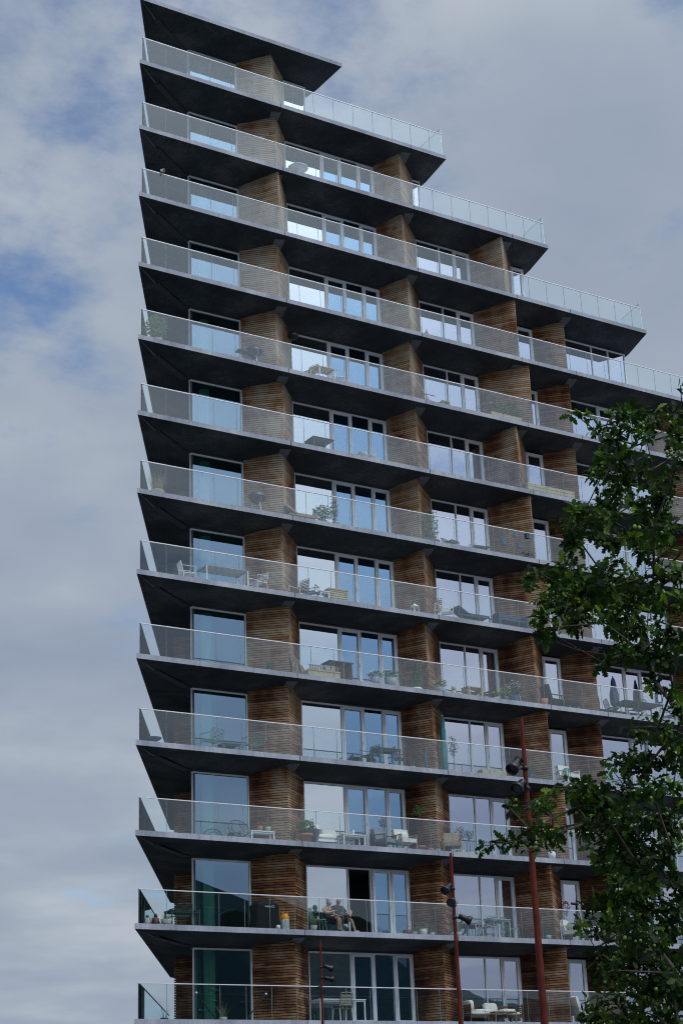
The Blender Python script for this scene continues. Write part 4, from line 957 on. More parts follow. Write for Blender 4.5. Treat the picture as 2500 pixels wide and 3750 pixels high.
def kettle_grill(label, loc, cover='black', shelf=True, r=.29, rz=0.):
    t = thing('kettle_grill', label, 'grill', loc, rz); m = MB(); m.lathe([(.001, .52), (.13, .54), (.24, .63), (r, .76)], (0, 0, 0), 20); m.build('bowl', cover, t)
    m = MB(); m.lathe([(r+.01, .77), (r*.93, .87), (r*.62, .97), (.001, 1.0)], (0, 0, 0), 20); m.tube([(-.07, -.13, .95), (-.07, -.17, 1.01), (.07, -.17, 1.01), (.07, -.13, .95)], .012, 6); m.build('lid', cover, t)
    for a in (.5, 2.6, 4.7):
        m = MB(); m.tube([(.16*math.cos(a), .16*math.sin(a), .56), (.3*math.cos(a), .3*math.sin(a), .0)], .013, 6); m.build('leg', 'rail', t)
    for s_ in (-1, 1):
        m = MB(); m.tube([(s_*r, -.07, .74), (s_*(r+.08), -.05, .76), (s_*(r+.08), .05, .76), (s_*r, .07, .74)], .012, 6); m.build('handle', 'black', t)
    if shelf:
        m = MB(); m.box((-.55, 0, .68), (.42, .34, .025)); m.bar((-.72, 0, .68), (-.2, 0, .45), .02); m.build('shelf', 'darkgrey', t)
    return t
kettle_grill('dark kettle grill behind the white-flowering shrub, fifth lowest balcony', P(9, 16.95, 1.0), 'black', False, .33)
plant('terracotta_pot', 'plain terracotta pot at the third timber wall corner, fifth lowest balcony', 'plant', P(9, 17.85, .45), .17, .34, 'terra', 'taper', 'bush', 'leafo', .08, .04, 8, .04, 35)
lounge_chair('black leather reclining chair by the narrow door, fifth lowest balcony', P(9, 18.5, .7), .1, 'dark', 'blackcloth')
t = thing('footstool', 'round dark footstool right of the black reclining chair', 'footstool', P(9, 19.35, .55)); m = MB(); m.lathe([(.001, .22), (.28, .22), (.3, .3), (.26, .4), (.001, .42)], (0, 0, 0), 18, 0, 1.3); m.build('cushion', 'blackcloth', t)
for a in (.6, 2.5, 3.8, 5.7):
    m = MB(); m.tube([(.25*math.cos(a), .2*math.sin(a), .23), (.32*math.cos(a), .24*math.sin(a), 0)], .014, 6); m.build('leg', 'white', t)
parasol('closed dark parasol behind the long dining table on the fifth lowest balcony', P(9, 22.05, 1.05), 1.85, .17, 'navy', 'darkgrey', True, .6)
table('long dark metal dining table on the fifth lowest balcony', P(9, 23.1, .85), 2.1, .8, .76, 'darkgrey')
for x, r_, lb in ((21.75, 1.2, 'dark moulded chair at the left end of the long dining table'), (22.8, 0., 'dark wire chair at the front of the long dining table, left one'), (24.9, -1.3, 'dark grey chair at the right end of the long dining table')):
    chair(lb, P(9, x, .62 if r_ == 0 else .85), 'darkgrey', r_+PI*(r_ == 0), True, 8, .52, .48, .44, .80)
def hanging_cloth(label, loc):
    t = thing('closed_parasol', label, 'parasol', loc); m = MB()
    for i in range(8):
        a0 = 2*PI*i/8; a1 = 2*PI*(i+1)/8
        for z0, z1, r0, r1 in ((1.0, 1.7, .16, .14), (1.7, 2.3, .14, .03)):
            m.add([(r0*math.cos(a0), r0*math.sin(a0), z0), (r0*math.cos(a1), r0*math.sin(a1), z0), (r1*math.cos(a1), r1*math.sin(a1), z1), (r1*math.cos(a0), r1*math.sin(a0), z1)], [(0, 1, 2, 3)], i % 2)
    m.build('canopy', ['blue', 'white'], t); m = MB(); m.tube([(0, 0, 0), (0, 0, 2.32)], .02, 8); m.build('pole', 'white', t); m = MB(); m.lathe([(.001, 0), (.2, 0), (.2, .05), (.03, .08)], (0, 0, 0), 14); m.build('base', 'white', t)
hanging_cloth('closed parasol in blue and white stripes behind the oak leaves', P(9, 24.4, 1.0))

# --- sixth balcony from the bottom (8)
table('large pale framed table with a slatted dark top before the corner window', P(8, 3.8, .85), 1.75, .85, .74, 'white', 'greypot', 0, 9)
chair('white curved chair at the left end of the large pale table', P(8, 2.45, .95), 'white', 1.4, True, 6, .5, .46, .44, .86)
chair('white curved chair at the right end of the large pale table', P(8, 5.2, .75), 'white', -1.4, True, 6, .5, .46, .44, .86)
chair('reclined striped folding chair at the first timber wall corner', P(8, 6.95, .78), 'white', -1.25, True, 7, .5, .5, .38, .9, False, seat='teak')
chair('low folded chair with dark slats right of the striped folding chair', P(8, 7.35, .6), 'darkgrey', -.9, True, 5, .45, .42, .32, .6)
table('small pale round-legged stool table left of the slatted wooden chest', P(8, 7.82, .5), .42, .35, .38, 'white')
def chest(label, loc):
    t = thing('storage_chest', label, 'chest', loc); m = MB()
    for i in range(6): m.box((0, -.2, .05+i*.085), (.82, .02, .065))
    for i in range(6): m.box((-.41, 0, .05+i*.085), (.02, .4, .065))
    m.box((0, 0, .25), (.78, .36, .46)); m.build('box', 'pine', t); m = MB(); m.box((0, 0, .53), (.88, .46, .04)); m.build('lid', 'pine', t)
chest('slatted pale wooden chest before the balcony doors, sixth lowest balcony', P(8, 8.45, .6))
def lantern(label, loc, mat='white'):
    t = thing('lantern', label, 'lantern', loc); m = MB()
    for x in (-.11, .11):
        for y in (-.11, .11): m.bar((x, y, 0), (x, y, .32), .018)
    m.box((0, 0, .01), (.24, .24, .02)); m.build('frame', mat, t)
    m = MB(); m.add([(-.14, -.14, .32), (.14, -.14, .32), (.14, .14, .32), (-.14, .14, .32), (0, 0, .46)], [(0, 1, 4), (1, 2, 4), (2, 3, 4), (3, 0, 4), (3, 2, 1, 0)]); m.build('roof', mat, t)
    m = MB(); m.lathe([(.001, .02), (.04, .02), (.04, .18), (.001, .18)], (0, 0, 0), 10); m.build('candle', 'cream', t)
lantern('pale glass-sided lantern at the foot of the second timber wall', P(8, 11.86, .4))
chair('tall white slatted armchair at the second timber wall corner', P(8, 13.05, .9), 'white', -1.2, True, 6, .5, .5, .42, 1.0, False, seat='pine')
chair('lower pale folding chair right of the tall white slatted armchair', P(8, 13.55, .62), 'white', -.7, True, 6, .46, .44, .36, .66, False)
def lounger(label, loc, mat='navy', L=1.7, rz=0., frame='darkgrey'):
    t = thing('sun_lounger', label, 'sun lounger', loc, rz); m = MB(); m.box((.25, 0, .30), (L*.62, .58, .07)); m.build('mattress', mat, t)
    m = MB(); m.box((-.42, 0, .42), (.62, .58, .07), 0, 0, 0, .52); m.build('backrest', mat, t); m = MB(); m.box((.1, -.27, .24), (L, .04, .04)); m.box((.1, .27, .24), (L, .04, .04)); m.build('frame', frame, t)
    for x in (-.55, .8):
        for y in (-.25, .25):
            m = MB(); m.bar((x, y, 0), (x, y, .24), .04); m.build('leg', frame, t)
lounger('low dark blue lounger under the lilac windows, sixth lowest balcony', P(8, 14.5, .5))
lantern('small white lantern behind the foot of the dark blue lounger', P(8, 15.25, .85))
def bench(label, loc, mat='navy', w=1.3):
    t = thing('bench', label, 'bench', loc); m = MB(); m.box((0, 0, .40), (w, .42, .06)); m.build('seat', mat, t); m = MB()
    for z in (.55, .68): m.box((0, .22, z), (w, .04, .1))
    m.build('backrest', mat, t)
    for s_ in (-1, 1):
        m = MB(); m.box((s_*(w/2+.03), .02, .34), (.05, .48, .68)); m.build('armrest', mat, t)
bench('dark blue bench against the third timber wall, sixth lowest balcony', P(8, 16.65, .65))

# --- seventh balcony from the bottom (7)
def wicker_grass(label, loc):
    t = thing('grass_basket', label, 'plant', loc); m = MB(); m.lathe([(.001, 0), (.2, 0), (.27, .12), (.27, .25), (.23, .3), (.2, .28), (.001, .26)], (0, 0, 0), 18); m.build('basket', 'wicker', t)
    b = blades(240, .2, .80, .34, random.Random(8), .010, .5).build('foliage', 'grassy', t); b.location = (0, 0, .22)
wicker_grass('straw-coloured grass in a wicker basket at the sharp balcony corner', P(7, 1.08, .62))
kettle_grill('grey kettle grill on a cart at the first timber wall, seventh lowest balcony', P(7, 5.23, .7), 'darkgrey', False, .33)
def egg(label, loc): pass
lounger('brown rattan lounger with raised back, seventh lowest balcony', P(7, 7.0, .7), 'wicker', 1.3, 0, 'teak')
plant('shrub_pot', 'dense dark green shrub before the first balcony window', 'plant', P(7, 7.9, .5), .2, .2, 'darkgrey', 'taper', 'bush', 'leafa', .36, .66, 260, .09, 36)
plant('bamboo_pot', 'tall thin bamboo right of the dense shrub', 'plant', P(7, 8.46, .5), .16, .2, 'darkgrey', 'taper', 'bush', 'leafo', .16, 1.0, 150, .09, 37, trunk=.05)
plant('flower_pot', 'magenta flowers low against the second timber wall', 'plant', P(7, 11.42, .42), .2, .14, 'darkgrey', 'taper', 'bush', 'leafo', .34, .22, 50, .06, 38, petals=['petr'])
def trellis(label, loc):
    t = thing('climbing_plant', label, 'plant', loc); m = MB()
    for i in range(6): m.bar((-.4+i*.16, 0, .2), (-.4+i*.16, 0, 1.5), .012)
    for i in range(8): m.bar((-.4, 0, .25+i*.17), (.4, 0, .25+i*.17), .012)
    m.build('trellis', 'darkgrey', t); m = MB(); m.box((0, 0, .13), (.8, .28, .26)); m.build('planter', 'darkgrey', t)
    leafcloud(420, .42, .14, .68, .78, .10, random.Random(5)).build('foliage', 'leafa', t)
trellis('climbing green plant on a trellis at the second timber wall corner', P(7, 12.86, .55))
chair('low black wire chair below the lilac windows, left of two', P(7, 13.85, .5), 'dark', .3, False, 10, .5, .46, .28, .5)
chair('low black wire chair below the lilac windows, right of two', P(7, 15.25, .5), 'dark', -.2, False, 10, .66, .46, .26, .48)
for i, (x, z, y, lb) in enumerate(((16.62, .62, .62, 'lowest-left square pot hung on the third timber wall'), (17.05, .92, .38, 'topmost square pot hung on the third timber wall'), (17.5, .86, .18, 'square pot with a trailing fern hung on the third timber wall'), (17.2, .46, .33, 'bottom square pot hung on the third timber wall'))):
    o = plant('hanging_pot', lb, 'hanging pot', P(7, x-.12, y-.06, z), .085, .2, 'navy', 'taper', 'bush', 'leafo' if i != 2 else 'leafa', .09, .14 if i != 2 else .3, 24, .05, 40+i, square=True)
plant('low_plants', 'low leafy plants along the floor below the hung square pots', 'plant', P(7, 17.4, .28), .2, .12, 'darkgrey', 'taper', 'bush', 'leafo', .42, .2, 120, .07, 45)

# --- eighth balcony from the bottom (6)
table('dark flat folding table before the first window, eighth lowest balcony', P(6, 8.05, .75), .95, .7, .62, 'darkgrey', cat='table')
plant('round_pot', 'left of two round grey pots before the balcony doors', 'plant pot', P(6, 9.87, .5), .2, .38, 'stonepot', 'round', 'bush', 'leafo', .08, .02, 6, .03, 46)
plant('round_pot', 'right of two round grey pots before the balcony doors', 'plant pot', P(6, 10.32, .5), .17, .36, 'stonepot', 'round', 'bush', 'leafo', .08, .02, 6, .03, 47)
def longbox(label, loc, w, h=.42):
    t = thing('planter_box', label, 'planter', loc); m = MB()
    for i in range(3): m.box((0, -.2, .07+i*.14), (w, .03, .125)); m.box((-w/2, 0, .07+i*.14), (.03, .37, .125)); m.box((w/2, 0, .07+i*.14), (.03, .37, .125))
    m.build('box', 'pine', t); m = MB(); m.box((0, 0, .38), (w-.06, .34, .02)); m.build('soil', 'bark', t)
longbox('very long pale plank planter before the narrow door, eighth lowest balcony', P(6, 18.95, .45), 2.5)

# --- ninth balcony from the bottom (5)
plant('corner_shrub', 'yellow-green leafy shrub at the sharp corner, fifth balcony from the top', 'plant', P(5, 1.05, .62), .22, .3, 'stonepot', 'taper', 'bush', 'leafy', .40, .95, 420, .11, 48)
kettle_grill('black covered barrel grill with a side shelf, fifth balcony from the top', P(5, 5.25, .75), 'black', True, .34)
def heater(label, loc):
    t = thing('patio_heater', label, 'patio heater', loc); m = MB(); m.tube([(0, 0, .05), (0, 0, 1.95)], .022, 8); m.build('pole', 'darkgrey', t)
    m = MB(); m.lathe([(.001, 1.82), (.16, 1.84), (.22, 1.93), (.20, 2.05), (.1, 2.12), (.04, 2.2), (.001, 2.2)], (.1, 0, 0), 18); m.build('head', 'black', t); m = MB(); m.lathe([(.001, 0), (.22, 0), (.22, .05), (.03, .1)], (0, 0, 0), 16); m.build('base', 'darkgrey', t)
heater('black round-headed heater on a thin post at the first timber wall corner', P(5, 7.0, .9))
chair('pale slatted chair left of the small table, fifth balcony from the top', P(5, 7.72, .78), 'white', -1.2, False, 6, .5, .46, .44, .88, False, seat='pine')
table('small pale slatted table, fifth balcony from the top', P(5, 8.4, .8), .78, .6, .72, 'white', 'pine', 0, 6)
chair('pale slatted chair right of the small table, fifth balcony from the top', P(5, 9.0, .72), 'white', 1.3, True, 6, .48, .46, .44, .86)
def deckchair(label, loc, rz=0.):
    t = thing('deck_chair', label, 'deck chair', loc, rz); m = MB()
    for i in range(7): m.box((-.15+i*.085, 0, .34-.012*i), (.05, .56, .018))
    m.build('seat', 'pine', t); m = MB()
    for i in range(6): m.box((-.22-.05*i, 0, .40+.085*i), (.02, .56, .055), 0, 0, 0, -.5)
    m.build('backrest', 'pine', t)
    for s_ in (-1, 1):
        m = MB(); m.bar((-.55, s_*.28, .92), (.25, s_*.28, 0), .03); m.bar((-.35, s_*.28, 0), (.45, s_*.28, .32), .03); m.bar((-.3, s_*.3, .52), (.3, s_*.3, .54), .05, .02); m.build('leg', 'pine', t)
deckchair('pale wooden deck chair at the second timber wall corner', P(5, 13.2, .8), .1)
table('low pale wooden footrest right of the deck chair', P(5, 13.98, .55), .4, .4, .36, 'pine', None, 0, 4, cat='footrest')
def bushbox(label, loc, w):
    t = thing('planter_box', label, 'planter', loc); m = MB(); m.box((0, 0, .2), (w, .36, .4)); m.build('box', 'pine', t); r_ = random.Random(12)
    for i in range(3):
        o = leafcloud(150, .38, .24, .42, .72, .10, r_).build('shrub', 'leafa', t); o.location = (-w*.32+i*w*.32, 0, 0)
bushbox('pale planter box with three green shrubs against the third timber wall', P(5, 17.25, .62), 1.9)

# --- upper balconies
t = thing('lantern', 'small dark pointed lantern under the lilac windows, fourth balcony from the top', 'lantern', P(4, 13.18, .35)); m = MB(); m.lathe([(.14, 0), (.1, .2), (.001, .44)], (0, 0, 0), 4); m.build('body', 'darkgrey', t); m = MB(); m.lathe([(.15, 0), (.15, .02)], (0, 0, 0), 12); m.build('base', 'black', t)
def clamp_lamp(label, loc):
    t = thing('clamp_lamp', label, 'lamp', loc); m = MB(); m.tube([(-.02, 0, .12), (.05, -.12, .08)], [.05, .075], 14); m.build('head', 'rail', t); m = MB(); m.tube([(.048, -.118, .081), (.052, -.125, .079)], [.065, .065], 14); m.build('glass', 'lens', t)
    m = MB(); m.bar((-.03, .0, .0), (-.05, 0, -.14), .035); m.bar((-.02, 0, .12), (-.03, 0, 0), .02); m.build('clamp', 'black', t)
clamp_lamp('small silver lamp clamped on the handrail, third balcony from the top', (0.99, .1, 35.757+1.125))
def round_table(label, loc, r=.42):
    t = thing('table', label, 'table', loc); m = MB(); m.lathe([(.001, .56), (r, .56), (r, .585), (.001, .585)], (0, 0, 0), 24); m.build('tabletop', 'white', t); m = MB(); m.tube([(0, 0, .03), (0, 0, .56)], .03, 8); m.build('leg', 'white', t); m = MB(); m.lathe([(.001, 0), (.22, 0), (.2, .03), (.001, .04)], (0, 0, 0), 18); m.build('base', 'white', t)
round_table('round white table, second balcony from the top', P(2, 7.4, .6))

# ------------------------------------------------------------------ rust-red lamp masts
def spotlight(t, z, az, tilt, s=1.):
    m = MB(); m.lathe([(.001, -.16), (.055, -.16), (.065, -.06), (.07, .03), (.105, .09), (.105, .16), (.09, .16), (.085, .1)], (0, 0, 0), 18)
    for k in range(4): m.lathe([(.06, -.14+.03*k), (.074, -.13+.03*k), (.06, -.12+.03*k)], (0, 0, 0), 14)
    R = Matrix.Rotation(az, 4, 'Z') @ Matrix.Rotation(PI/2+tilt, 4, 'Y')
    o = m.build('spotlight', 'black', t); o.matrix_local = Matrix.Translation((math.cos(az)*.24, math.sin(az)*.24, z)) @ R @ Matrix.Scale(s, 4)
    l = MB(); l.lathe([(.001, .105), (.085, .105)], (0, 0, 0), 18); lo = l.build('lens', 'lens', o)
    b = MB(); b.tube([(-.0, -.11, .0), (.06, -.11, -.03), (.13, -.06, -.06), (.13, .06, -.06), (.06, .11, -.03), (0, .11, 0)], .010, 6); b.build('yoke', 'black', o)
    a = MB(); a.bar((math.cos(az)*.04, math.sin(az)*.04, z+.02), (math.cos(az)*.16, math.sin(az)*.16, z+.02), .03); a.build('bracket', 'black', t)
def mast(label, x, y, h, spots):
    t = thing('lamp_mast', label, 'lamp mast', (x, y, 0), 0., 'rust-red masts with black spotlights'); m = MB(); m.tube([(0, 0, 0), (0, 0, h*.5), (0, 0, h)], [.078, .056, .031], 14); m.build('pole', 'rust', t)
    m = MB(); m.lathe([(.001, 0), (.17, 0), (.17, .03), (.09, .05)], (0, 0, 0), 16); m.build('base_plate', 'rust', t)
    m = MB()
    for dz in (.84, 1.17, 1.5): m.lathe([(.045, h-dz-.03), (.056, h-dz-.02), (.056, h-dz+.03), (.045, h-dz+.04)], (0, 0, 0), 12)
    m.build('collar', 'black', t)
    for dz, az, ti in spots: spotlight(t, h-dz, az, ti)
mast('shortest-looking rust-red lamp mast with black spotlights before the lowest balcony', 5.56, -2.26, 8.0, [(.84, -.2, .35), (1.2, -.45, .25), (1.55, -2.3, .1)])
mast('middle rust-red lamp mast with three black spotlights', -.22, -17.94, 8.0, [(.84, -2.75, .55), (1.16, -2.35, .30), (1.53, -.55, .45)])
mast('tallest-looking rust-red lamp mast overlapped by oak leaves', -6.79, -29.36, 8.0, [(.80, -2.9, .75), (1.16, -2.7, .50), (1.45, -.35, .45)])

# ------------------------------------------------------------------ the oak in the foreground
CL = [(-16.49,-42.65,6.19,0.07),(-16.41,-42.47,6.3,0.04),(-16.22,-42.45,6.22,0.1),(-15.98,-42.31,6.26,0.14),(-16.15,-42.67,6.22,0.11),(-15.88,-42.53,6.4,0.13),(-16.81,-43.6,5.61,0.11),(-16.29,-43.15,6.02,0.11),(-15.64,-42.7,6.38,0.1),(-15.99,-43.14,6.33,0.04),(-15.68,-42.67,6.19,0.12),(-16.53,-43.6,5.54,0.1),(-16.43,-42.89,5.81,0.13),(-16.72,-43.09,5.59,0.11),(-16.42,-42.67,5.74,0.08),(-16.21,-42.8,5.77,0.15),(-16.75,-43.58,5.4,0.12),(-16.41,-43.4,5.48,0.12),(-16.74,-42.88,5.36,0.09),(-15.97,-42.07,5.65,0.13),(-16.21,-42.21,5.58,0.1),(-16.93,-42.99,5.29,0.08),(-16.0,-42.4,5.75,0.15),(-16.63,-43.3,5.3,0.13),(-15.95,-42.83,5.58,0.14),(-16.78,-43.15,5.2,0.12),(-16.83,-43.36,5.05,0.13),(-15.91,-42.16,5.51,0.12),(-16.6,-43.0,4.98,0.06),(-16.45,-43.2,5.16,0.13),(-15.44,-42.36,5.62,0.13),(-15.74,-42.28,5.42,0.1),(-16.73,-42.77,5.18,0.1),(-16.03,-41.85,5.54,0.06),(-15.99,-42.81,5.19,0.12),(-16.54,-41.98,5.19,0.08),(-16.99,-42.66,4.94,0.06),(-16.26,-41.6,5.29,0.06),(-16.37,-42.11,5.25,0.11),(-16.09,-41.71,5.36,0.1),(-16.05,-41.9,5.3,0.13),(-16.58,-42.79,4.98,0.11),(-16.57,-42.62,4.93,0.14),(-16.91,-42.77,4.83,0.12),(-16.99,-42.72,4.75,0.1),(-17.1,-42.78,4.61,0.1),(-16.84,-42.43,4.65,0.09),(-16.48,-42.02,4.73,0.08),(-17.09,-42.89,4.49,0.07),(-16.37,-42.03,4.97,0.11),(-16.66,-42.55,4.81,0.11),(-16.51,-42.78,4.87,0.14),(-16.01,-42.01,5.04,0.13),(-16.21,-42.67,5.01,0.14),(-16.29,-42.99,4.93,0.14),(-15.98,-42.89,5.01,0.12),(-15.95,-42.32,4.97,0.16),(-16.79,-43.02,4.52,0.09),(-15.52,-42.08,5.12,0.16),(-16.52,-43.38,4.57,0.12),(-15.78,-42.3,4.82,0.13),(-15.79,-42.07,4.88,0.12),(-16.54,-43.31,4.42,0.13),(-15.92,-42.02,4.67,0.1),(-16.43,-42.53,4.43,0.07),(-16.07,-42.38,4.57,0.12),(-16.63,-43.19,4.29,0.1),(-16.48,-43.23,4.27,0.13),(-16.27,-43.15,4.43,0.1),(-15.46,-41.98,4.55,0.09),(-16.26,-43.02,4.15,0.1),(-15.55,-42.29,4.24,0.11),(-15.47,-41.92,4.24,0.07),(-15.51,-41.84,4.19,0.11),(-16.28,-42.57,3.98,0.05),(-16.12,-42.69,3.97,0.11),(-15.82,-42.55,4.0,0.1),(-15.59,-42.13,3.99,0.14),(-16.31,-43.04,3.65,0.12),(-15.68,-42.08,3.88,0.12),(-15.71,-41.93,3.89,0.11),(-15.72,-41.78,3.94,0.1),(-16.7,-42.85,3.61,0.05),(-15.55,-41.69,3.83,0.08),(-16.44,-42.91,3.49,0.11),(-16.04,-42.68,3.55,0.13),(-16.57,-41.59,3.6,0.04),(-16.2,-41.19,3.71,0.06),(-16.69,-42.11,3.52,0.08),(-16.0,-41.32,3.66,0.09),(-16.34,-41.94,3.67,0.1),(-16.66,-42.22,3.62,0.05),(-16.51,-42.33,3.59,0.12),(-16.57,-42.6,3.53,0.13),(-16.79,-42.61,3.41,0.11),(-16.63,-42.59,3.41,0.13),(-16.05,-41.8,3.49,0.11),(-15.54,-41.56,3.73,0.14),(-16.54,-42.6,3.32,0.13),(-16.55,-42.89,3.38,0.14),(-15.47,-41.59,3.53,0.16),(-15.88,-42.31,3.44,0.15),(-15.94,-42.56,3.36,0.14),(-17.09,-41.97,3.24,0.04),(-16.67,-41.5,3.37,0.04),(-16.35,-41.23,3.46,0.06),(-16.7,-41.78,3.32,0.07),(-16.66,-41.91,3.39,0.08),(-17.01,-42.47,3.3,0.07),(-16.04,-41.26,3.44,0.1),(-17.08,-42.43,3.16,0.07),(-16.46,-41.89,3.36,0.07),(-16.02,-41.47,3.52,0.06),(-16.64,-42.57,3.19,0.09),(-15.88,-41.81,3.33,0.13),(-15.68,-41.45,3.34,0.07),(-15.9,-42.02,3.28,0.16),(-15.6,-41.91,3.31,0.16),(-16.3,-42.9,3.09,0.13),(-16.17,-42.22,3.09,0.1),(-16.38,-42.71,2.97,0.14),(-15.42,-41.89,3.08,0.16),(-16.27,-42.44,2.91,0.13),(-16.15,-42.15,2.85,0.1),(-15.35,-41.56,2.98,0.16),(-15.4,-41.86,2.88,0.16),(-15.68,-41.34,3.06,0.05),(-16.22,-42.09,2.87,0.07),(-16.26,-41.97,2.81,0.07),(-16.02,-41.6,2.81,0.06),(-16.24,-41.99,2.71,0.07),(-16.38,-42.32,2.72,0.1),(-16.27,-42.13,2.62,0.07),(-16.46,-42.58,2.66,0.14),(-16.09,-42.36,2.64,0.15),(-15.23,-41.65,2.71,0.16),(-15.53,-41.45,2.68,0.11),(-15.85,-41.95,2.55,0.14),(-15.9,-42.2,2.47,0.15),(-16.0,-42.5,2.39,0.13),(-16.62,-42.54,2.38,0.05),(-16.38,-42.32,2.42,0.05),(-15.7,-41.7,2.42,0.11),(-15.51,-41.65,2.37,0.15),(-15.99,-42.43,2.25,0.14),(-15.84,-41.55,2.35,0.05),(-15.77,-41.64,2.37,0.06),(-15.86,-41.75,2.26,0.09),(-15.82,-41.85,2.22,0.14),(-15.59,-41.82,2.18,0.15),(-15.98,-42.43,2.1,0.12)]
TB = Vector((-14.45, -42.6, 0))
def oak():
    rnd = random.Random(77)
    t = thing('oak_tree', 'dark green oak tree with lobed leaves reaching in before the building', 'tree', TB)
    pts = [(Vector(c[:3]), c[3]) for c in CL]
    for c in list(CL):                                        # a second, deeper layer where the crown is dense
        if c[3] > .125 and c[0] > -16.3: pts.append((Vector(c[:3]) + Vector((rnd.uniform(-.1, .25), rnd.uniform(.1, .5), rnd.uniform(-.15, .1))), c[3]*1.1))
    NIN = len(pts)
    for i in range(260):                                      # the rest of the crown, round the trunk
        while True:
            p = Vector((rnd.uniform(-1, 1), rnd.uniform(-1, 1), rnd.uniform(-1, 1)))
            if .45 < p.length < 1: break
        q = TB + Vector((.9+p.x*2.6, .5+p.y*2.6, 5.6+p.z*3.3))
        dv = q - CAM; s_ = dv.dot(Fv); u = dv.dot(Rv)/s_*6262.36+1250
        if u < 2640: continue
        pts.append((q, rnd.uniform(.14, .22)))
    # branch skeleton: every twig joins the nearest point already carried by the trunk
    nodes = [TB.copy()]; par = [-1]
    for i in range(1, 15): nodes.append(TB + Vector((.03*math.sin(i*.9), .03*math.cos(i*1.3), i*.58))); par.append(len(nodes)-2)
    ntr = len(nodes)
    order = sorted(range(len(pts)), key=lambda i: (Vector((pts[i][0].x-TB.x, pts[i][0].y-TB.y, 0))).length)
    for i in order:
        q = pts[i][0]; best = min(range(1, len(nodes)), key=lambda j: (nodes[j]-q).length + (.9 if nodes[j].z > q.z+.15 else 0) + (.15 if j < ntr else 0))
        b = nodes[best]; L = (q-b).length; k = max(1, int(L/.25)); last = best
        for s_ in range(1, k+1):
            f = s_/k; p = b.lerp(q, f) + (Vector((rnd.gauss(0, .035), rnd.gauss(0, .035), rnd.gauss(0, .03) - .10*math.sin(PI*f)*L*.3)) if s_ < k else Vector())
            nodes.append(p); par.append(last); last = len(nodes)-1
    cnt = [1]*len(nodes)
    for i in range(len(nodes)-1, 0, -1): cnt[par[i]] += cnt[i]
    rad = [min(.05, .0030*cnt[i]**.45) for i in range(len(nodes))]
    tr = MB(); br = MB()
    tr.tube([n_-TB for n_ in nodes[:ntr]], [.17*(1-.85*i/ntr) for i in range(ntr)], 14)
    for i in range(ntr, len(nodes)):
        a = nodes[par[i]]-TB; b = nodes[i]-TB
        if (b-a).length < 1e-4: continue
        ra = min(rad[par[i]], rad[i]*1.6); tr.tube([a, b], [ra, rad[i]], 5 if rad[i] < .02 else 8, 0, False)
    tr.build('trunk', 'bark', t)
    prof = [(0, .012), (.10, .014), (.18, .10), (.24, .16), (.30, .09), (.40, .25), (.47, .27), (.53, .14), (.63, .29), (.70, .27), (.76, .14), (.86, .20), (.94, .12), (1., .01)]
    lf = MB(); ac = MB()
    def leaf(base, d, up, L, fold, curl):
        d = d.normalized(); s_ = d.cross(up)
        if s_.length < 1e-3: s_ = d.cross(Vector((1, 0, .2)))
        s_.normalize(); n_ = s_.cross(d).normalized(); vs = []
        for tt, w_ in prof:
            c = base + d*L*tt - n_*L*curl*tt*tt
            ff = 1+.25*rnd.uniform(-1, 1)
            w_ = w_*.86; e1 = s_*w_*L*ff; vs += [c - e1 + n_*abs(w_)*L*fold, c, c + s_*w_*L*(1+.25*rnd.uniform(-1, 1)) + n_*abs(w_)*L*fold]
        fs = []
        for k in range(len(prof)-1): fs += [(3*k, 3*k+1, 3*k+4, 3*k+3), (3*k+1, 3*k+2, 3*k+5, 3*k+4)]
        lf.add([v for v in vs], fs, 0, True)
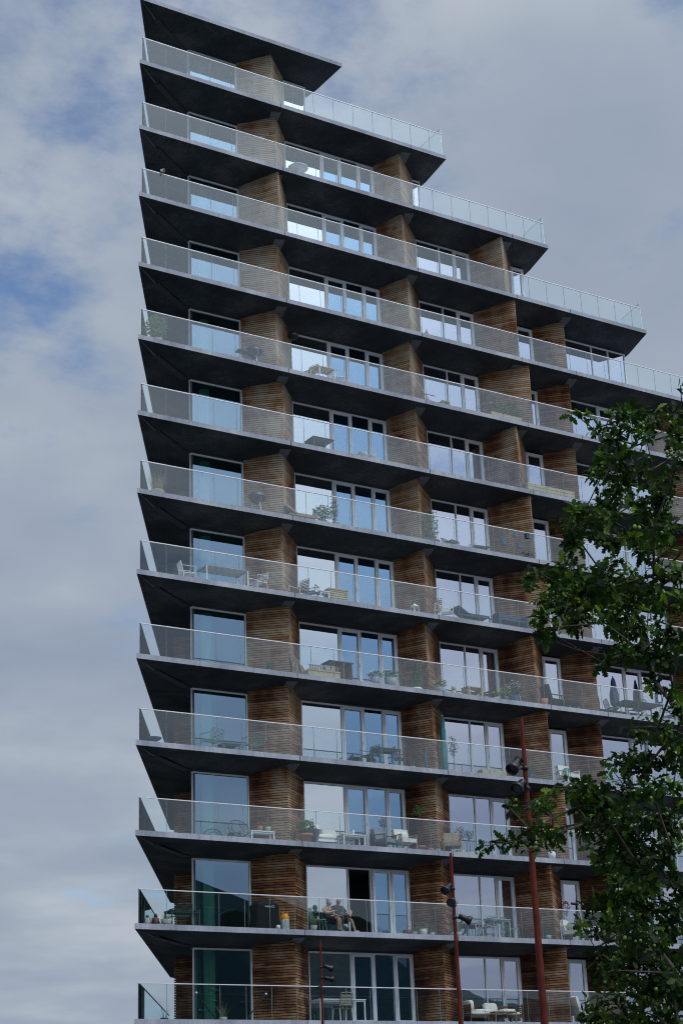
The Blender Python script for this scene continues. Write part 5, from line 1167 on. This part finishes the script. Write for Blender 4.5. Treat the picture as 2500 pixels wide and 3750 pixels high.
    for ci, (c, r_) in enumerate(pts):
        c = c - TB; inview = ci < NIN
        nt_ = max(1, int(round((r_/.042)**1.72))) if inview else 5
        for k in range(nt_):
            while True:
                p = Vector((rnd.uniform(-1, 1), rnd.uniform(-1, 1), rnd.uniform(-1, 1)))
                if p.length < 1: break
            tip = c + p*r_*.85; ax = (p + Vector((rnd.gauss(0, .3), rnd.gauss(0, .3), .35))).normalized()
            br_ = MB(); nl = rnd.randint(5, 8); sp0 = rnd.uniform(0, 6.28)
            a1 = ax.cross(Vector((.3, .2, 1))).normalized(); a2 = ax.cross(a1)
            for j in range(nl):
                an = sp0 + 2.4*j; e = rnd.uniform(.15, 1.0)
                d = ax*e + (a1*math.cos(an) + a2*math.sin(an)); d.z -= .22
                leaf(tip - ax*.012*j, d, ax + Vector((rnd.gauss(0, .3), rnd.gauss(0, .3), .6)), rnd.uniform(.053, .104), rnd.uniform(.05, .5), rnd.uniform(-.05, .3))
            if rnd.random() < .35:
                for j in range(rnd.randint(1, 3)): ac.ball(tip + Vector((rnd.gauss(0, .025), rnd.gauss(0, .025), rnd.gauss(-.01, .02))), rnd.uniform(.008, .013), 8, 0, 1.15)
    lf.build('crown', 'oak', t); ac.build('acorns', 'acorn', t)
oak()

# ------------------------------------------------------------------ the building across the street, seen only as a reflection in the lowest windows
nb_ = thing('street_building', 'dark low building with sloping roof mirrored in the lowest windows', 'building', (40, -66, 0))
m = MB(); hw = [(-40, 14), (-9, 22.8), (3.6, 18.9), (8, 18.7), (21.5, 13.1), (40, 11)]
m.box((0, 0, 5.0), (80, 14, 9.98)); m.build('wall', 'walln', nb_)
m = MB()
for i in range(len(hw)-1):
    (x0, z0), (x1, z1) = hw[i], hw[i+1]
    m.add([(x0, -7.3, 9.98), (x1, -7.3, 9.98), (x1, 7.3, 9.98), (x0, 7.3, 9.98), (x0, -5, z0), (x1, -5, z1), (x1, 4, z1), (x0, 4, z0)], [(0, 1, 5, 4), (2, 3, 7, 6), (4, 5, 6, 7), (0, 4, 7, 3), (1, 2, 6, 5), (3, 2, 1, 0)])
m.build('roof', 'roofn', nb_)
for i in range(12):
    m = MB(); m.box((-36+i*6.4, 7.04, 6.2), (2.2, .12, 2.4)); f_ = m.build('window', 'frame', nb_); m = MB(); m.box((-36+i*6.4, 7.12, 6.2), (1.9, .04, 2.1)); m.build('pane', 'win_door', f_)
